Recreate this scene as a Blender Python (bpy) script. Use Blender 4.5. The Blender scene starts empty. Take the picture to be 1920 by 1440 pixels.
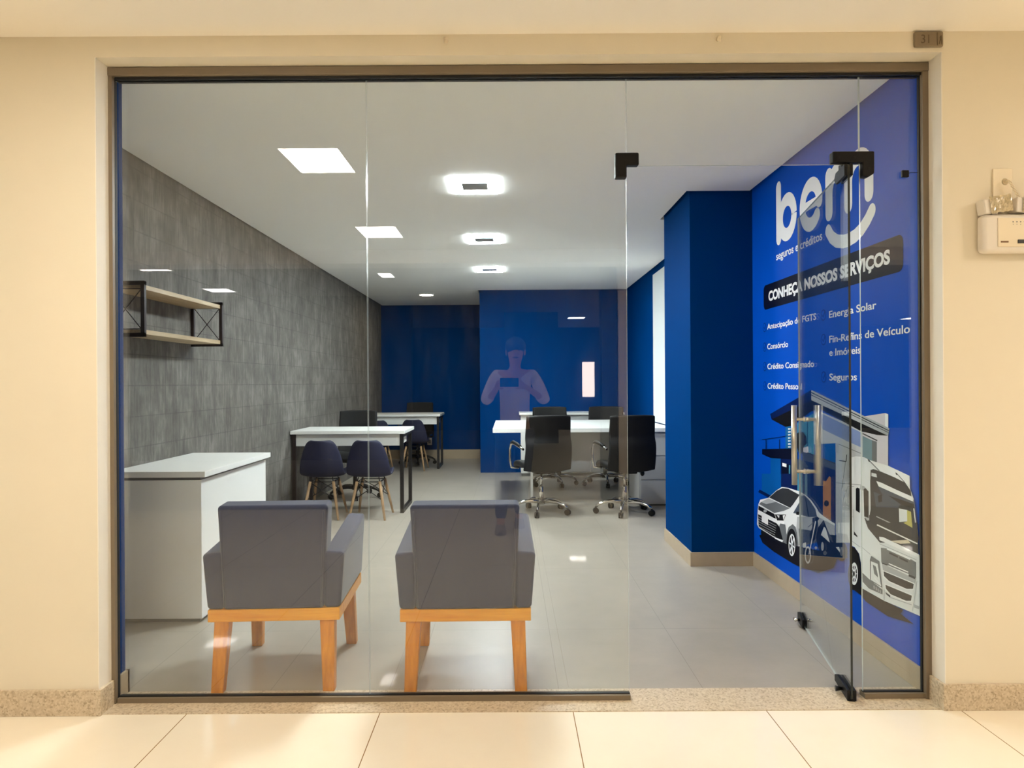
import bpy, bmesh, math, random
from mathutils import Vector, Matrix, Euler
random.seed(7)
PI = math.pi
SC = bpy.context.scene
COL = SC.collection

# ------------------------------------------------------------------ camera, world, exposure
CAM_Z = 1.25          # lens height above the floor
FPX = 1331.0          # focal length in pixels of the 1920 px wide frame
ROLL = 0.0062
cam_data = bpy.data.cameras.new('camera')
cam_data.sensor_width = 36.0
cam_data.lens = 36.0 * FPX / 1920.0
cam_data.shift_x = 5.0 / 1920.0
cam_data.shift_y = -3.0 / 1920.0
cam_data.clip_start = 0.02
cam_data.clip_end = 100
cam = bpy.data.objects.new('camera', cam_data)
COL.objects.link(cam)
cam.matrix_world = Matrix.Translation((0, 0, CAM_Z)) @ Matrix.Rotation(PI / 2, 4, 'X') @ Matrix.Rotation(-ROLL, 4, 'Z')
SC.camera = cam

world = bpy.data.worlds.new('world')
SC.world = world
world.use_nodes = True
world.node_tree.nodes['Background'].inputs[0].default_value = (1.0, 0.9, 0.78, 1)
world.node_tree.nodes['Background'].inputs[1].default_value = 0.02

SC.view_settings.view_transform = 'Standard'
SC.view_settings.look = 'None'
SC.view_settings.gamma = 1.0
SC.view_settings.use_curve_mapping = False
SC.view_settings.exposure = 1.74
SC.cycles.use_denoising = True
SC.cycles.max_bounces = 12
SC.cycles.diffuse_bounces = 6
SC.cycles.glossy_bounces = 6
SC.cycles.transparent_max_bounces = 24
SC.cycles.sample_clamp_indirect = 8.0

CORR_E = 18.2         # ceiling panels of the corridor
HALL_E = 9.0         # ceiling panels of the hall behind the photographer
RING_E = 67.0         # square ring lamps of the shop
SPOT_E = 30.0
CORR_RGB = (1.0, 0.91, 0.78)
RING_RGB = (0.90, 0.97, 1.0)

# ------------------------------------------------------------------ materials
def lin(c):
    out = []
    for v in c:
        v = v / 255.0
        out.append(v / 12.92 if v <= 0.04045 else ((v + 0.055) / 1.055) ** 2.4)
    return (*out, 1.0)

class NT:
    """small helper to wire shader nodes"""
    def __init__(self, name):
        self.m = bpy.data.materials.new(name)
        self.m.use_nodes = True
        self.t = self.m.node_tree
        self.t.nodes.clear()
        self.out = self.n('ShaderNodeOutputMaterial')
    def n(self, kind, **kw):
        nd = self.t.nodes.new(kind)
        for k, v in kw.items():
            setattr(nd, k, v)
        return nd
    def l(self, a, b):
        self.t.links.new(a, b)
    def val(self, sock, v):
        if hasattr(v, 'is_output') or isinstance(v, bpy.types.NodeSocket):
            self.l(v, sock)
        else:
            sock.default_value = v
    def math(self, op, a, b=None, c=None, clamp=False):
        nd = self.n('ShaderNodeMath', operation=op, use_clamp=clamp)
        self.val(nd.inputs[0], a)
        if b is not None: self.val(nd.inputs[1], b)
        if c is not None: self.val(nd.inputs[2], c)
        return nd.outputs[0]
    def mix(self, fac, a, b):
        nd = self.n('ShaderNodeMix', data_type='RGBA')
        self.val(nd.inputs[0], fac)
        self.val(nd.inputs[6], a)
        self.val(nd.inputs[7], b)
        return nd.outputs[2]
    def coord(self):
        return self.n('ShaderNodeTexCoord').outputs['Object']
    def noise(self, scale, detail=4, rough=0.6, vec=None, stretch=None):
        v = vec or self.coord()
        if stretch:
            mp = self.n('ShaderNodeMapping')
            mp.inputs['Scale'].default_value = stretch
            self.l(v, mp.inputs['Vector'])
            v = mp.outputs[0]
        nd = self.n('ShaderNodeTexNoise')
        nd.inputs['Scale'].default_value = scale
        nd.inputs['Detail'].default_value = detail
        nd.inputs['Roughness'].default_value = rough
        self.l(v, nd.inputs['Vector'])
        return nd.outputs['Fac']
    def ramp(self, fac, stops):
        nd = self.n('ShaderNodeValToRGB')
        el = nd.color_ramp.elements
        while len(el) < len(stops): el.new(0.5)
        for e, (p, c) in zip(el, stops):
            e.position = p; e.color = c
        self.l(fac, nd.inputs[0])
        return nd.outputs[0]
    def bsdf(self, color, rough=0.5, metal=0.0, spec=0.5, coat=0.0, sheen=0.0, bump=None, bump_s=0.1, bump_d=0.01):
        b = self.n('ShaderNodeBsdfPrincipled')
        self.val(b.inputs['Base Color'], color)
        self.val(b.inputs['Roughness'], rough)
        b.inputs['Metallic'].default_value = metal
        b.inputs['Specular IOR Level'].default_value = spec
        b.inputs['Coat Weight'].default_value = coat
        b.inputs['Sheen Weight'].default_value = sheen
        if bump is not None:
            bn = self.n('ShaderNodeBump')
            bn.inputs['Strength'].default_value = bump_s
            bn.inputs['Distance'].default_value = bump_d
            self.l(bump, bn.inputs['Height'])
            self.l(bn.outputs[0], b.inputs['Normal'])
        self.l(b.outputs[0], self.out.inputs[0])
        return self.m
    def joints(self, axis_specs, width):
        """1 on a joint line: axis_specs = ((axis, offset, period), ...)"""
        sp = self.n('ShaderNodeSeparateXYZ')
        self.l(self.coord(), sp.inputs[0])
        res = None
        for ax, off, per in axis_specs:
            v = self.math('SUBTRACT', sp.outputs[ax], off)
            v = self.math('DIVIDE', v, per)
            v = self.math('FRACT', v)
            v = self.math('SUBTRACT', v, 0.5)
            v = self.math('ABSOLUTE', v)
            v = self.math('GREATER_THAN', v, 0.5 - width / per / 2)
            res = v if res is None else self.math('MAXIMUM', res, v)
        return res

def simple(name, rgb, rough=0.5, metal=0.0, spec=0.5, var=0.0, scale=8.0, coat=0.0, sheen=0.0):
    n = NT(name)
    c = lin(rgb)
    if var > 0:
        d = tuple(max(0, x * (1 - var)) for x in c[:3]) + (1,)
        e = tuple(min(1, x * (1 + var)) for x in c[:3]) + (1,)
        col = n.ramp(n.noise(scale), [(0.3, d), (0.7, e)])
        return n.bsdf(col, rough, metal, spec, coat, sheen)
    return n.bsdf(c, rough, metal, spec, coat, sheen)

def emission(name, rgb, strength):
    n = NT(name)
    e = n.n('ShaderNodeEmission')
    e.inputs[0].default_value = (*rgb, 1)
    e.inputs[1].default_value = strength
    n.l(e.outputs[0], n.out.inputs[0])
    return n.m

def make_glass(name, tint):
    n = NT(name)
    lw = n.n('ShaderNodeLayerWeight')
    lw.inputs['Blend'].default_value = 0.5
    f5 = n.math('POWER', lw.outputs['Facing'], 5.0)
    fac = n.math('MULTIPLY_ADD', f5, 0.95, 0.050)
    tr = n.n('ShaderNodeBsdfTransparent'); tr.inputs[0].default_value = (*tint, 1)
    gl = n.n('ShaderNodeBsdfGlossy'); gl.inputs['Roughness'].default_value = 0.0
    gl.inputs['Color'].default_value = (1, 1, 1, 1)
    mx = n.n('ShaderNodeMixShader')
    n.l(fac, mx.inputs[0]); n.l(tr.outputs[0], mx.inputs[1]); n.l(gl.outputs[0], mx.inputs[2])
    # a little dust on the pane, in vertical runs
    dust = n.noise(9.0, 6, 0.7, stretch=(3.0, 3.0, 0.5))
    d2 = n.noise(26.0, 3, 0.6, stretch=(2.4, 2.4, 0.35))
    df = n.math('MULTIPLY', n.math('SUBTRACT', dust, 0.45, clamp=True), d2)
    df = n.math('MULTIPLY', df, 0.05)
    di = n.n('ShaderNodeBsdfDiffuse'); di.inputs[0].default_value = (0.8, 0.8, 0.78, 1)
    mx2 = n.n('ShaderNodeMixShader')
    n.l(df, mx2.inputs[0]); n.l(mx.outputs[0], mx2.inputs[1]); n.l(di.outputs[0], mx2.inputs[2])
    n.l(mx2.outputs[0], n.out.inputs[0])
    return n.m

def make_granite(name, a, b, c):
    n = NT(name)
    v = n.n('ShaderNodeTexVoronoi'); v.inputs['Scale'].default_value = 150
    n.l(n.coord(), v.inputs['Vector'])
    f = n.math('ADD', n.math('MULTIPLY', n.noise(60, 5), 0.6), n.math('MULTIPLY', v.outputs['Color'], 0.5))
    return n.bsdf(n.ramp(f, [(0.30, lin(c)), (0.48, lin(a)), (0.72, lin(b))]), 0.35)

def make_wood(name, a, b, axis, rough=0.45, scale=3.0):
    n = NT(name)
    st = [14.0, 14.0, 14.0]; st[axis] = 1.0
    g = n.noise(scale, 6, 0.65, stretch=tuple(st))
    return n.bsdf(n.ramp(g, [(0.32, lin(a)), (0.68, lin(b))]), rough)

def make_tile(name, base, dark, joint, specs, width, rough, var_scale=2.0, mirror=0.5):
    n = NT(name)
    col = n.ramp(n.noise(var_scale, 6, 0.65), [(0.3, lin(dark)), (0.7, lin(base))])
    j = n.joints(specs, width)
    return n.bsdf(n.mix(j, col, lin(joint)), rough, spec=mirror)

def make_concrete(name):
    n = NT(name)
    streak = n.noise(2.6, 8, 0.7, stretch=(1.0, 5.0, 0.9))
    fine = n.noise(16, 5, 0.7, stretch=(1.0, 3.0, 0.5))
    blotch = n.noise(5.0, 5, 0.65, stretch=(1.0, 1.0, 0.8))
    f = n.math('ADD', n.math('MULTIPLY', streak, 0.3), n.math('ADD', n.math('MULTIPLY', fine, 0.3), n.math('MULTIPLY', blotch, 0.4)))
    col = n.ramp(f, [(0.36, lin((74, 70, 64))), (0.5, lin((106, 102, 95))), (0.66, lin((146, 141, 133)))])
    j = n.joints(((1, 0.03, 0.18), (2, 0.02, 0.175)), 0.006)
    jf = n.math('MULTIPLY', j, n.math('MULTIPLY', n.noise(5, 3), 0.9))
    return n.bsdf(n.mix(jf, col, lin((70, 67, 63))), 0.75)

M = {}
M['cream'] = simple('cream_paint', (232, 222, 200), 0.6, var=0.012, scale=3)
M['corr_ceiling'] = simple('corridor_ceiling_paint', (249, 243, 231), 0.7)
M['white_ceiling'] = simple('shop_ceiling_paint', (242, 242, 238), 0.75)
M['blue_wall'] = simple('blue_wall_paint', (0, 54, 112), 0.65, spec=0.01, var=0.03, scale=2)
M['navy_gap'] = simple('shadow_gap_paint', (10, 24, 48), 0.8)
M['concrete'] = make_concrete('concrete_look')
M['corr_tile'] = make_tile('cream_porcelain', (246, 238, 220), (240, 230, 211), (150, 118, 78), ((0, 0.234, 0.7325), (1, -0.72, 1.465)), 0.0035, 0.035, 1.4, 0.35)
M['shop_tile'] = make_tile('grey_porcelain', (169, 161, 148), (157, 150, 138), (139, 131, 120), ((0, 0.193, 0.587), (1, 3.59, 1.174)), 0.003, 0.32, 3.5)
M['hall_tile'] = make_tile('hall_porcelain', (105, 96, 86), (92, 84, 76), (70, 62, 55), ((0, 0.1, 0.8), (1, -1.45, 0.8)), 0.004, 0.4)
M['hall_cream'] = make_tile('hall_cream_tile', (240, 229, 208), (233, 221, 199), (170, 150, 120), ((0, 0.234, 0.7325), (1, -1.45, 0.7325)), 0.0035, 0.4, 1.4, 0.2)
M['granite'] = make_granite('beige_granite', (198, 180, 152), (214, 199, 174), (164, 145, 118))
M['skirting'] = simple('beige_skirting', (184, 166, 140), 0.4, var=0.04, scale=12)
M['bronze'] = simple('bronze_aluminium', (124, 110, 90), 0.45)
M['gasket'] = simple('black_gasket', (14, 13, 13), 0.6)
M['black_metal'] = simple('black_steel', (22, 20, 20), 0.45, metal=0.2)
M['brown_metal'] = simple('dark_brown_steel', (42, 28, 26), 0.45, metal=0.1)
M['black_fit'] = simple('black_fitting', (9, 8, 8), 0.5, spec=0.25)
M['steel'] = simple('brushed_steel', (228, 218, 200), 0.34, metal=1.0)
M['chrome'] = simple('chrome', (215, 212, 206), 0.08, metal=1.0)
M['glass'] = make_glass('clear_glass', (0.955, 0.972, 0.962))
M['glass_edge'] = simple('glass_edge', (206, 216, 210), 0.25, spec=0.8)
M['door_edge'] = simple('door_glass_edge', (22, 30, 28), 0.2)
M['fabric'] = simple('slate_blue_fabric', (44, 50, 80), 0.85, var=0.10, scale=60, sheen=0.25)
M['honey'] = make_wood('honey_wood', (204, 118, 20), (240, 158, 44), 2)
M['honey_rail'] = make_wood('honey_wood_rail', (232, 144, 24), (252, 180, 52), 0)
M['oak'] = make_wood('pale_oak', (176, 152, 118), (206, 184, 148), 1)
M['dowel'] = make_wood('beech_dowel', (164, 128, 92), (190, 156, 116), 2)
M['laminate'] = simple('white_laminate', (246, 245, 240), 0.35)
M['laminate_grey'] = simple('grey_laminate', (186, 186, 184), 0.4)
M['shadow_grey'] = simple('grey_plinth', (128, 124, 118), 0.5)
M['navy_shell'] = simple('navy_fabric_shell', (22, 24, 54), 0.7, var=0.08, scale=40)
M['leather'] = simple('black_leatherette', (14, 13, 13), 0.62, spec=0.3, var=0.1, scale=30)
M['mesh_black'] = simple('black_mesh_fabric', (20, 19, 19), 0.8)
M['plastic_black'] = simple('black_plastic', (10, 10, 10), 0.45, spec=0.3)
M['tan_pad'] = simple('tan_arm_pad', (168, 152, 128), 0.4)
M['white_plastic'] = simple('white_plastic', (232, 224, 212), 0.3)
M['white_plate'] = simple('cream_plate', (238, 224, 196), 0.35)
M['film'] = simple('crinkled_film', (196, 180, 146), 0.15, spec=0.9, var=0.25, scale=90)
M['dark_led'] = simple('dark_switch', (52, 48, 46), 0.4)
M['brown_mark'] = simple('brown_slot', (128, 92, 52), 0.5)
M['plaque'] = simple('taupe_plaque', (136, 120, 96), 0.45, metal=0.2)
M['engraving'] = simple('dark_engraving', (92, 76, 50), 0.6)
M['blind'] = simple('white_blind', (216, 222, 220), 0.6)
M['sign_white'] = simple('print_white', (224, 226, 228), 0.35)
M['lamp_frame'] = simple('lamp_frame_white', (235, 235, 232), 0.4)
M['lamp_center'] = simple('lamp_center_grey', (120, 132, 138), 0.4)
M['corr_lamp'] = emission('corridor_diffuser', CORR_RGB, CORR_E)
M['hall_lamp'] = emission('hall_diffuser', (1.0, 0.92, 0.84), HALL_E)
M['ring_lamp'] = emission('ring_diffuser', RING_RGB, RING_E)
M['spot_lamp'] = emission('spot_diffuser', (1.0, 0.86, 0.62), SPOT_E)
M['lit_shop'] = emission('lit_shop_front', (1.0, 0.80, 0.70), 3.4)
M['dark_wall'] = simple('taupe_hall_wall', (26, 24, 24), 0.7)
M['hall_ceiling'] = simple('hall_ceiling_paint', (150, 142, 134), 0.8)
M['hall_light_wall'] = simple('hall_light_wall', (236, 224, 214), 0.7)
M['hall_column'] = simple('hall_dark_column', (40, 40, 46), 0.5)
M['skin'] = simple('skin', (196, 146, 118), 0.55)
M['hair'] = simple('black_hair', (18, 14, 13), 0.5)
M['shirt'] = simple('pale_pink_shirt', (226, 206, 206), 0.8, var=0.05, scale=30)
M['jeans'] = simple('blue_jeans', (62, 74, 104), 0.85, var=0.1, scale=60)
M['shoe'] = simple('grey_suede', (150, 138, 126), 0.8)
M['mask'] = simple('white_cloth', (224, 220, 216), 0.8)
# mural inks
INK = {
 'blue': (0, 80, 196), 'navy': (8, 14, 38), 'deep': (6, 46, 150), 'white': (250, 251, 252), 'pale': (234, 237, 238),
 'grey': (182, 186, 190), 'mid': (112, 116, 120), 'dark': (52, 54, 58), 'black': (20, 20, 24), 'shadow': (22, 22, 34),
 'slate': (74, 84, 100), 'glassblue': (30, 104, 160), 'teal': (70, 140, 170), 'skyblue': (6, 90, 170), 'stone': (196, 200, 203),
 'wood': (182, 126, 70), 'tyre': (24, 24, 26), 'window': (120, 150, 160), 'cream': (226, 214, 190), 'yellow': (206, 196, 110),
 'bluegrey': (128, 146, 190), 'ceilwhite': (222, 216, 222), 'navyblue': (8, 30, 84), 'check': (6, 44, 132),
}
for k, v in INK.items():
    M['ink_' + k] = simple('print_' + k, v, 0.5, spec=0.06)

# ------------------------------------------------------------------ mesh builder
class MB:
    def __init__(self):
        self.bm = bmesh.new()
        self.mi = 0
        self.mats = []
    def use(self, m):
        if m not in self.mats: self.mats.append(m)
        self.mi = self.mats.index(m)
        return self
    def _tag(self, faces, smooth=False):
        for f in faces:
            f.material_index = self.mi
            f.smooth = smooth
    def hexa(self, p):
        """p: 8 points, bottom ring (ccw from above) then top ring"""
        v = [self.bm.verts.new(q) for q in p]
        fs = [self.bm.faces.new([v[i] for i in q]) for q in ((3, 2, 1, 0), (4, 5, 6, 7), (0, 1, 5, 4), (1, 2, 6, 5), (2, 3, 7, 6), (3, 0, 4, 7))]
        self._tag(fs)
        return v
    def box(self, x0, x1, y0, y1, z0, z1):
        return self.hexa([(x0, y0, z0), (x1, y0, z0), (x1, y1, z0), (x0, y1, z0), (x0, y0, z1), (x1, y0, z1), (x1, y1, z1), (x0, y1, z1)])
    def bar(self, a, b, w, h=None, up=Vector((0, 0, 1))):
        """rectangular bar from a to b"""
        a, b = Vector(a), Vector(b); h = h or w
        t = (b - a).normalized()
        if abs(t.dot(up)) > 0.95: up = Vector((0, 1, 0))
        s = t.cross(up).normalized(); u = s.cross(t).normalized()
        ring = lambda c: [c - s * w / 2 - u * h / 2, c + s * w / 2 - u * h / 2, c + s * w / 2 + u * h / 2, c - s * w / 2 + u * h / 2]
        A, B = ring(a), ring(b)
        v = [self.bm.verts.new(q) for q in A + B]
        fs = [self.bm.faces.new([v[i] for i in q]) for q in ((0, 1, 2, 3), (7, 6, 5, 4), (0, 4, 5, 1), (1, 5, 6, 2), (2, 6, 7, 3), (3, 7, 4, 0))]
        self._tag(fs)
    def tube(self, pts, r, seg=12, cap=True):
        pts = [Vector(p) for p in pts]
        rs = r if isinstance(r, (list, tuple)) else [r] * len(pts)
        rings = []
        prev = None
        for i, p in enumerate(pts):
            if i == 0: t = pts[1] - pts[0]
            elif i == len(pts) - 1: t = pts[-1] - pts[-2]
            else: t = (pts[i + 1] - pts[i]).normalized() + (pts[i] - pts[i - 1]).normalized()
            t = t.normalized()
            if prev is None:
                ref = Vector((0, 0, 1)) if abs(t.z) < 0.9 else Vector((1, 0, 0))
                s = t.cross(ref).normalized()
            else:
                s = (prev - t * prev.dot(t)).normalized()
            prev = s
            u = t.cross(s)
            rings.append([self.bm.verts.new(p + (s * math.cos(2 * PI * k / seg) + u * math.sin(2 * PI * k / seg)) * rs[i]) for k in range(seg)])
        fs = []
        for A, B in zip(rings, rings[1:]):
            for k in range(seg):
                fs.append(self.bm.faces.new((A[k], A[(k + 1) % seg], B[(k + 1) % seg], B[k])))
        self._tag(fs, True)
        if cap:
            self._tag([self.bm.faces.new(list(reversed(rings[0]))), self.bm.faces.new(rings[-1])])
    def prism(self, pts, vec):
        """polygon (list of 3d points) extruded along vec"""
        vec = Vector(vec)
        a = [self.bm.verts.new(p) for p in pts]
        b = [self.bm.verts.new(Vector(p) + vec) for p in pts]
        n = len(a)
        fs = [self.bm.faces.new(a), self.bm.faces.new(list(reversed(b)))]
        for i in range(n):
            fs.append(self.bm.faces.new((a[i], b[i], b[(i + 1) % n], a[(i + 1) % n])))
        self._tag(fs)
    def poly(self, pts):
        f = self.bm.faces.new([self.bm.verts.new(p) for p in pts])
        self._tag([f])
    def grid(self, rows, smooth=True, flip=False):
        vs = [[self.bm.verts.new(p) for p in r] for r in rows]
        fs = []
        for A, B in zip(vs, vs[1:]):
            for i in range(len(A) - 1):
                q = (A[i], A[i + 1], B[i + 1], B[i])
                fs.append(self.bm.faces.new(q[::-1] if flip else q))
        self._tag(fs, smooth)
    def ball(self, c, r, sx=1, sy=1, sz=1, u=16, v=10):
        g = bmesh.ops.create_uvsphere(self.bm, u_segments=u, v_segments=v, radius=r)
        for w in g['verts']:
            w.co = Vector((w.co.x * sx, w.co.y * sy, w.co.z * sz)) + Vector(c)
        fs = {f for w in g['verts'] for f in w.link_faces}
        self._tag(fs, True)
    def text(self, body, mtx, size, width=None, bold=0.0):
        """lettering mesh: local x = reading direction, local y = up"""
        cu = bpy.data.curves.new('lettering', 'FONT')
        cu.body = body; cu.size = size; cu.offset = bold; cu.resolution_u = 4
        cu.extrude = 0.0004
        ob = bpy.data.objects.new('lettering', cu)
        COL.objects.link(ob)
        dg = bpy.context.evaluated_depsgraph_get()
        me = bpy.data.meshes.new_from_object(ob.evaluated_get(dg))
        bpy.data.objects.remove(ob)
        bpy.data.curves.remove(cu)
        xs = [v.co.x for v in me.vertices]
        if not xs: return
        x0, x1 = min(xs), max(xs)
        k = (width / (x1 - x0)) if width else 1.0
        for v in me.vertices: v.co.x = (v.co.x - x0) * k
        me.transform(mtx)
        nf = len(self.bm.faces)
        self.bm.from_mesh(me)
        self.bm.faces.ensure_lookup_table()
        self._tag(self.bm.faces[nf:])
        bpy.data.meshes.remove(me)
    def build(self, name, mats=None, parent=None, bevel=0.0, bseg=2, smooth=None, subsurf=0, solid=0.0, keep_normals=False):
        if not keep_normals:
            bmesh.ops.recalc_face_normals(self.bm, faces=self.bm.faces)
        me = bpy.data.meshes.new(name)
        self.bm.to_mesh(me); self.bm.free()
        ml = self.mats if mats is None else (mats if isinstance(mats, list) else [mats])
        for m in ml: me.materials.append(M[m] if isinstance(m, str) else m)
        o = bpy.data.objects.new(name, me)
        COL.objects.link(o)
        if smooth:
            for p in me.polygons: p.use_smooth = True
        if solid:
            md = o.modifiers.new('solid', 'SOLIDIFY'); md.thickness = solid; md.offset = 0
        if subsurf:
            md = o.modifiers.new('sub', 'SUBSURF'); md.levels = subsurf; md.render_levels = subsurf
        if bevel:
            md = o.modifiers.new('bevel', 'BEVEL'); md.width = bevel; md.segments = bseg; md.limit_method = 'ANGLE'
            for p in me.polygons: p.use_smooth = True
            md.harden_normals = True
        if parent: o.parent = parent
        return o

def tag(o, label=None, cat=None, group=None, kind=None):
    if label: o['label'] = label
    if cat: o['category'] = cat
    if group: o['group'] = group
    if kind: o['kind'] = kind
    return o

def thing(name, label, cat, loc=(0, 0, 0), rz=0.0, group=None, kind=None):
    o = bpy.data.objects.new(name, None)
    COL.objects.link(o)
    o.location = loc; o.rotation_euler = (0, 0, rz)
    o.empty_display_size = 0.1
    return tag(o, label, cat, group, kind)

def box(name, mat, b, parent=None, bevel=0.0, bseg=2):
    m = MB(); m.box(*b)
    return m.build(name, mat, parent, bevel, bseg)

def structure(o, label=None):
    o['kind'] = 'structure'
    if label: o['label'] = label
    return o

def dup(root, loc, rz, label, group=None):
    c = root.copy(); COL.objects.link(c); c.location = loc; c.rotation_euler = (0, 0, rz); c['label'] = label
    if group: c['group'] = group
    for ch in [x for x in bpy.data.objects if x.parent == root]:
        k = ch.copy(); COL.objects.link(k); k.parent = c
        for g in [x for x in bpy.data.objects if x.parent == ch]:
            q = g.copy(); COL.objects.link(q); q.parent = k
    return c

# ------------------------------------------------------------------ large structure
YF = 2.69      # corridor face of the shop front
YG = 2.80      # glass plane
XL, XR = -1.562, 1.645        # jambs
WL, WR = -2.107, 1.65         # shop side walls
CZ, KZ = 2.53, 2.57           # shop / corridor ceilings
YB, YD = 9.85, 11.70          # projecting block and rear wall

structure(box('floor_corridor', 'corr_tile', (-12, 12, -1.45, YF, -0.1, 0)), 'polished cream tile floor of the corridor in front of the shop')
structure(box('floor_hall', 'hall_tile', (-12, 0.12, -13, -1.45, -0.1, 0)), 'darker tiled floor of the hall behind the photographer')
structure(box('floor_hall.001', 'hall_cream', (0.12, 12, -13, -1.45, -0.1, 0)), 'cream tiled floor of the hall to the right behind the photographer')
structure(box('floor_shop', 'shop_tile', (-2.3, 1.8, 2.885, 12.0, -0.1, 0)), 'greyish beige tile floor inside the shop')
structure(box('trim_1', 'granite', (XL - 0.005, XR + 0.005, YF, 2.885, -0.1, 0.003)), 'speckled beige granite threshold under the glass front')

structure(box('wall_front_left', 'cream', (-12, XL, YF, YG, 0, KZ)), 'cream corridor wall left of the glass front')
structure(box('wall_front_right', 'cream', (XR, 12, YF, YG, 0, KZ)), 'cream corridor wall right of the glass front')
structure(box('wall_front_top', 'cream', (XL, XR, YF, 2.83, 2.491, 2.70)), 'cream wall strip above the glass front')
M['jamb'] = simple('jamb_paint', (240, 234, 222), 0.6)
structure(box('trim_8', 'jamb', (XL - 0.002, XL + 0.0015, YF - 0.0005, 2.775, 0.098, 2.491)), 'pale painted reveal at the left jamb')
structure(box('trim_9', 'jamb', (XR - 0.0015, XR + 0.002, YF - 0.0005, 2.775, 0.098, 2.491)), 'pale painted reveal at the right jamb')
structure(box('ceiling_corridor', 'corr_ceiling', (-12, 12, -1.45, YF, KZ, KZ + 0.1)), 'cream corridor ceiling')
bl = MB(); bl.box(-12, XL + 0.013, YF - 0.013, YF, 0, 0.098); bl.box(XL, XL + 0.013, YF, 2.772, 0, 0.098)
structure(bl.build('baseboard_front_left', 'granite', bevel=0.002), 'granite baseboard left of the glass front')
bl = MB(); bl.box(XR - 0.013, 12, YF - 0.013, YF, 0, 0.098); bl.box(XR - 0.013, XR, YF, 2.772, 0, 0.098)
structure(bl.build('baseboard_front_right', 'granite', bevel=0.002), 'granite baseboard right of the glass front')

structure(box('wall_inner_left', 'blue_wall', (WL - 0.15, XL, YG, 2.875, 0, 2.62)), 'blue return wall just inside the left jamb')
bl = MB(); bl.box(XL, XL + 0.010, 2.81, 2.887, 0, 0.095); bl.box(WL, XL + 0.010, 2.875, 2.887, 0, 0.095)
structure(bl.build('baseboard_inner_left', 'skirting'))
structure(box('wall_left', 'concrete', (WL - 0.15, WL, 2.875, YD + 0.2, 0, 2.62)), 'concrete look left wall of the shop')
structure(box('wall_right', 'blue_wall', (WR, WR + 0.15, YG, YB, 0, 2.62)), 'blue right wall of the shop')
structure(box('wall_back', 'blue_wall', (WL, -0.2, YD, YD + 0.2, 0, 2.62)), 'dark blue rear wall of the shop')
structure(box('wall_block', 'blue_wall', (-0.407, WR + 0.15, YB, YD + 0.2, 0, 2.62)), 'blue projecting wall block at the rear of the shop')
structure(box('wall_pillar', 'blue_wall', (1.226, WR, 4.80, 5.59, 0, 2.62)), 'blue pillar on the right side of the shop')
structure(box('ceiling_slab', 'navy_gap', (WL - 0.15, WR + 0.15, YG + 0.03, YD + 0.2, 2.62, 2.7)))
cb = MB()
cb.box(WL + 0.022, WR - 0.025, 2.86, 4.775, CZ, CZ + 0.03)
cb.box(WL + 0.022, 1.20, 4.775, 5.615, CZ, CZ + 0.03)
cb.box(WL + 0.022, WR - 0.025, 5.615, YB - 0.02, CZ, CZ + 0.03)
cb.box(WL + 0.022, -0.43, YB - 0.02, YD - 0.02, CZ, CZ + 0.03)
structure(cb.build('ceiling_shop', 'white_ceiling'), 'white plaster ceiling of the shop')
b = MB()
b.box(WR - 0.012, WR, 2.84, 4.80, 0, 0.095); b.box(1.214, WR - 0.012, 4.788, 4.80, 0, 0.095); b.box(1.214, 1.226, 4.80, 5.602, 0, 0.095)
b.box(1.226, WR, 5.59, 5.602, 0, 0.095); b.box(WR - 0.012, WR, 5.602, YB, 0, 0.095)
structure(b.build('baseboard_right', 'skirting', bevel=0.002), 'beige baseboard along the mural wall and pillar')
structure(box('baseboard_back', 'skirting', (WL, -0.407, YD - 0.012, YD, 0, 0.15)), 'beige baseboard on the rear wall')

# hall behind the photographer (seen mirrored in the glass)
structure(box('beam_hall', 'hall_light_wall', (-12, 12, -1.75, -1.45, 2.44, 2.8)))
structure(box('ceiling_hall', 'hall_ceiling', (-12, 12, -13, -1.75, 2.68, 2.8)))
structure(box('wall_hall', 'dark_wall', (-12, 12, -13.2, -13, 0, 2.8)))
structure(box('wall_hall_left', 'dark_wall', (-12.1, -12, -13, 2.8, 0, 2.8)))
structure(box('wall_hall_right', 'dark_wall', (12, 12.1, -13, 2.8, 0, 2.8)))
structure(box('wall_hall_panel', 'hall_light_wall', (1.16, 2.35, -2.1, -1.95, 0, 2.68)))
structure(box('column_hall', 'hall_column', (0.98, 1.14, -2.1, -1.9, 0, 2.68)))
structure(box('column_hall.001', 'dark_wall', (-0.1, 1.0, -9.3, -8.9, 0, 2.68)))
structure(box('wall_hall_shopfront', 'hall_column', (-6.5, -1.6, -6.2, -6.0, 0, 2.68)))
structure(box('window_5', 'lit_shop', (1.91, 2.22, -12.99, -12.9, 0.86, 1.77)))

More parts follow.
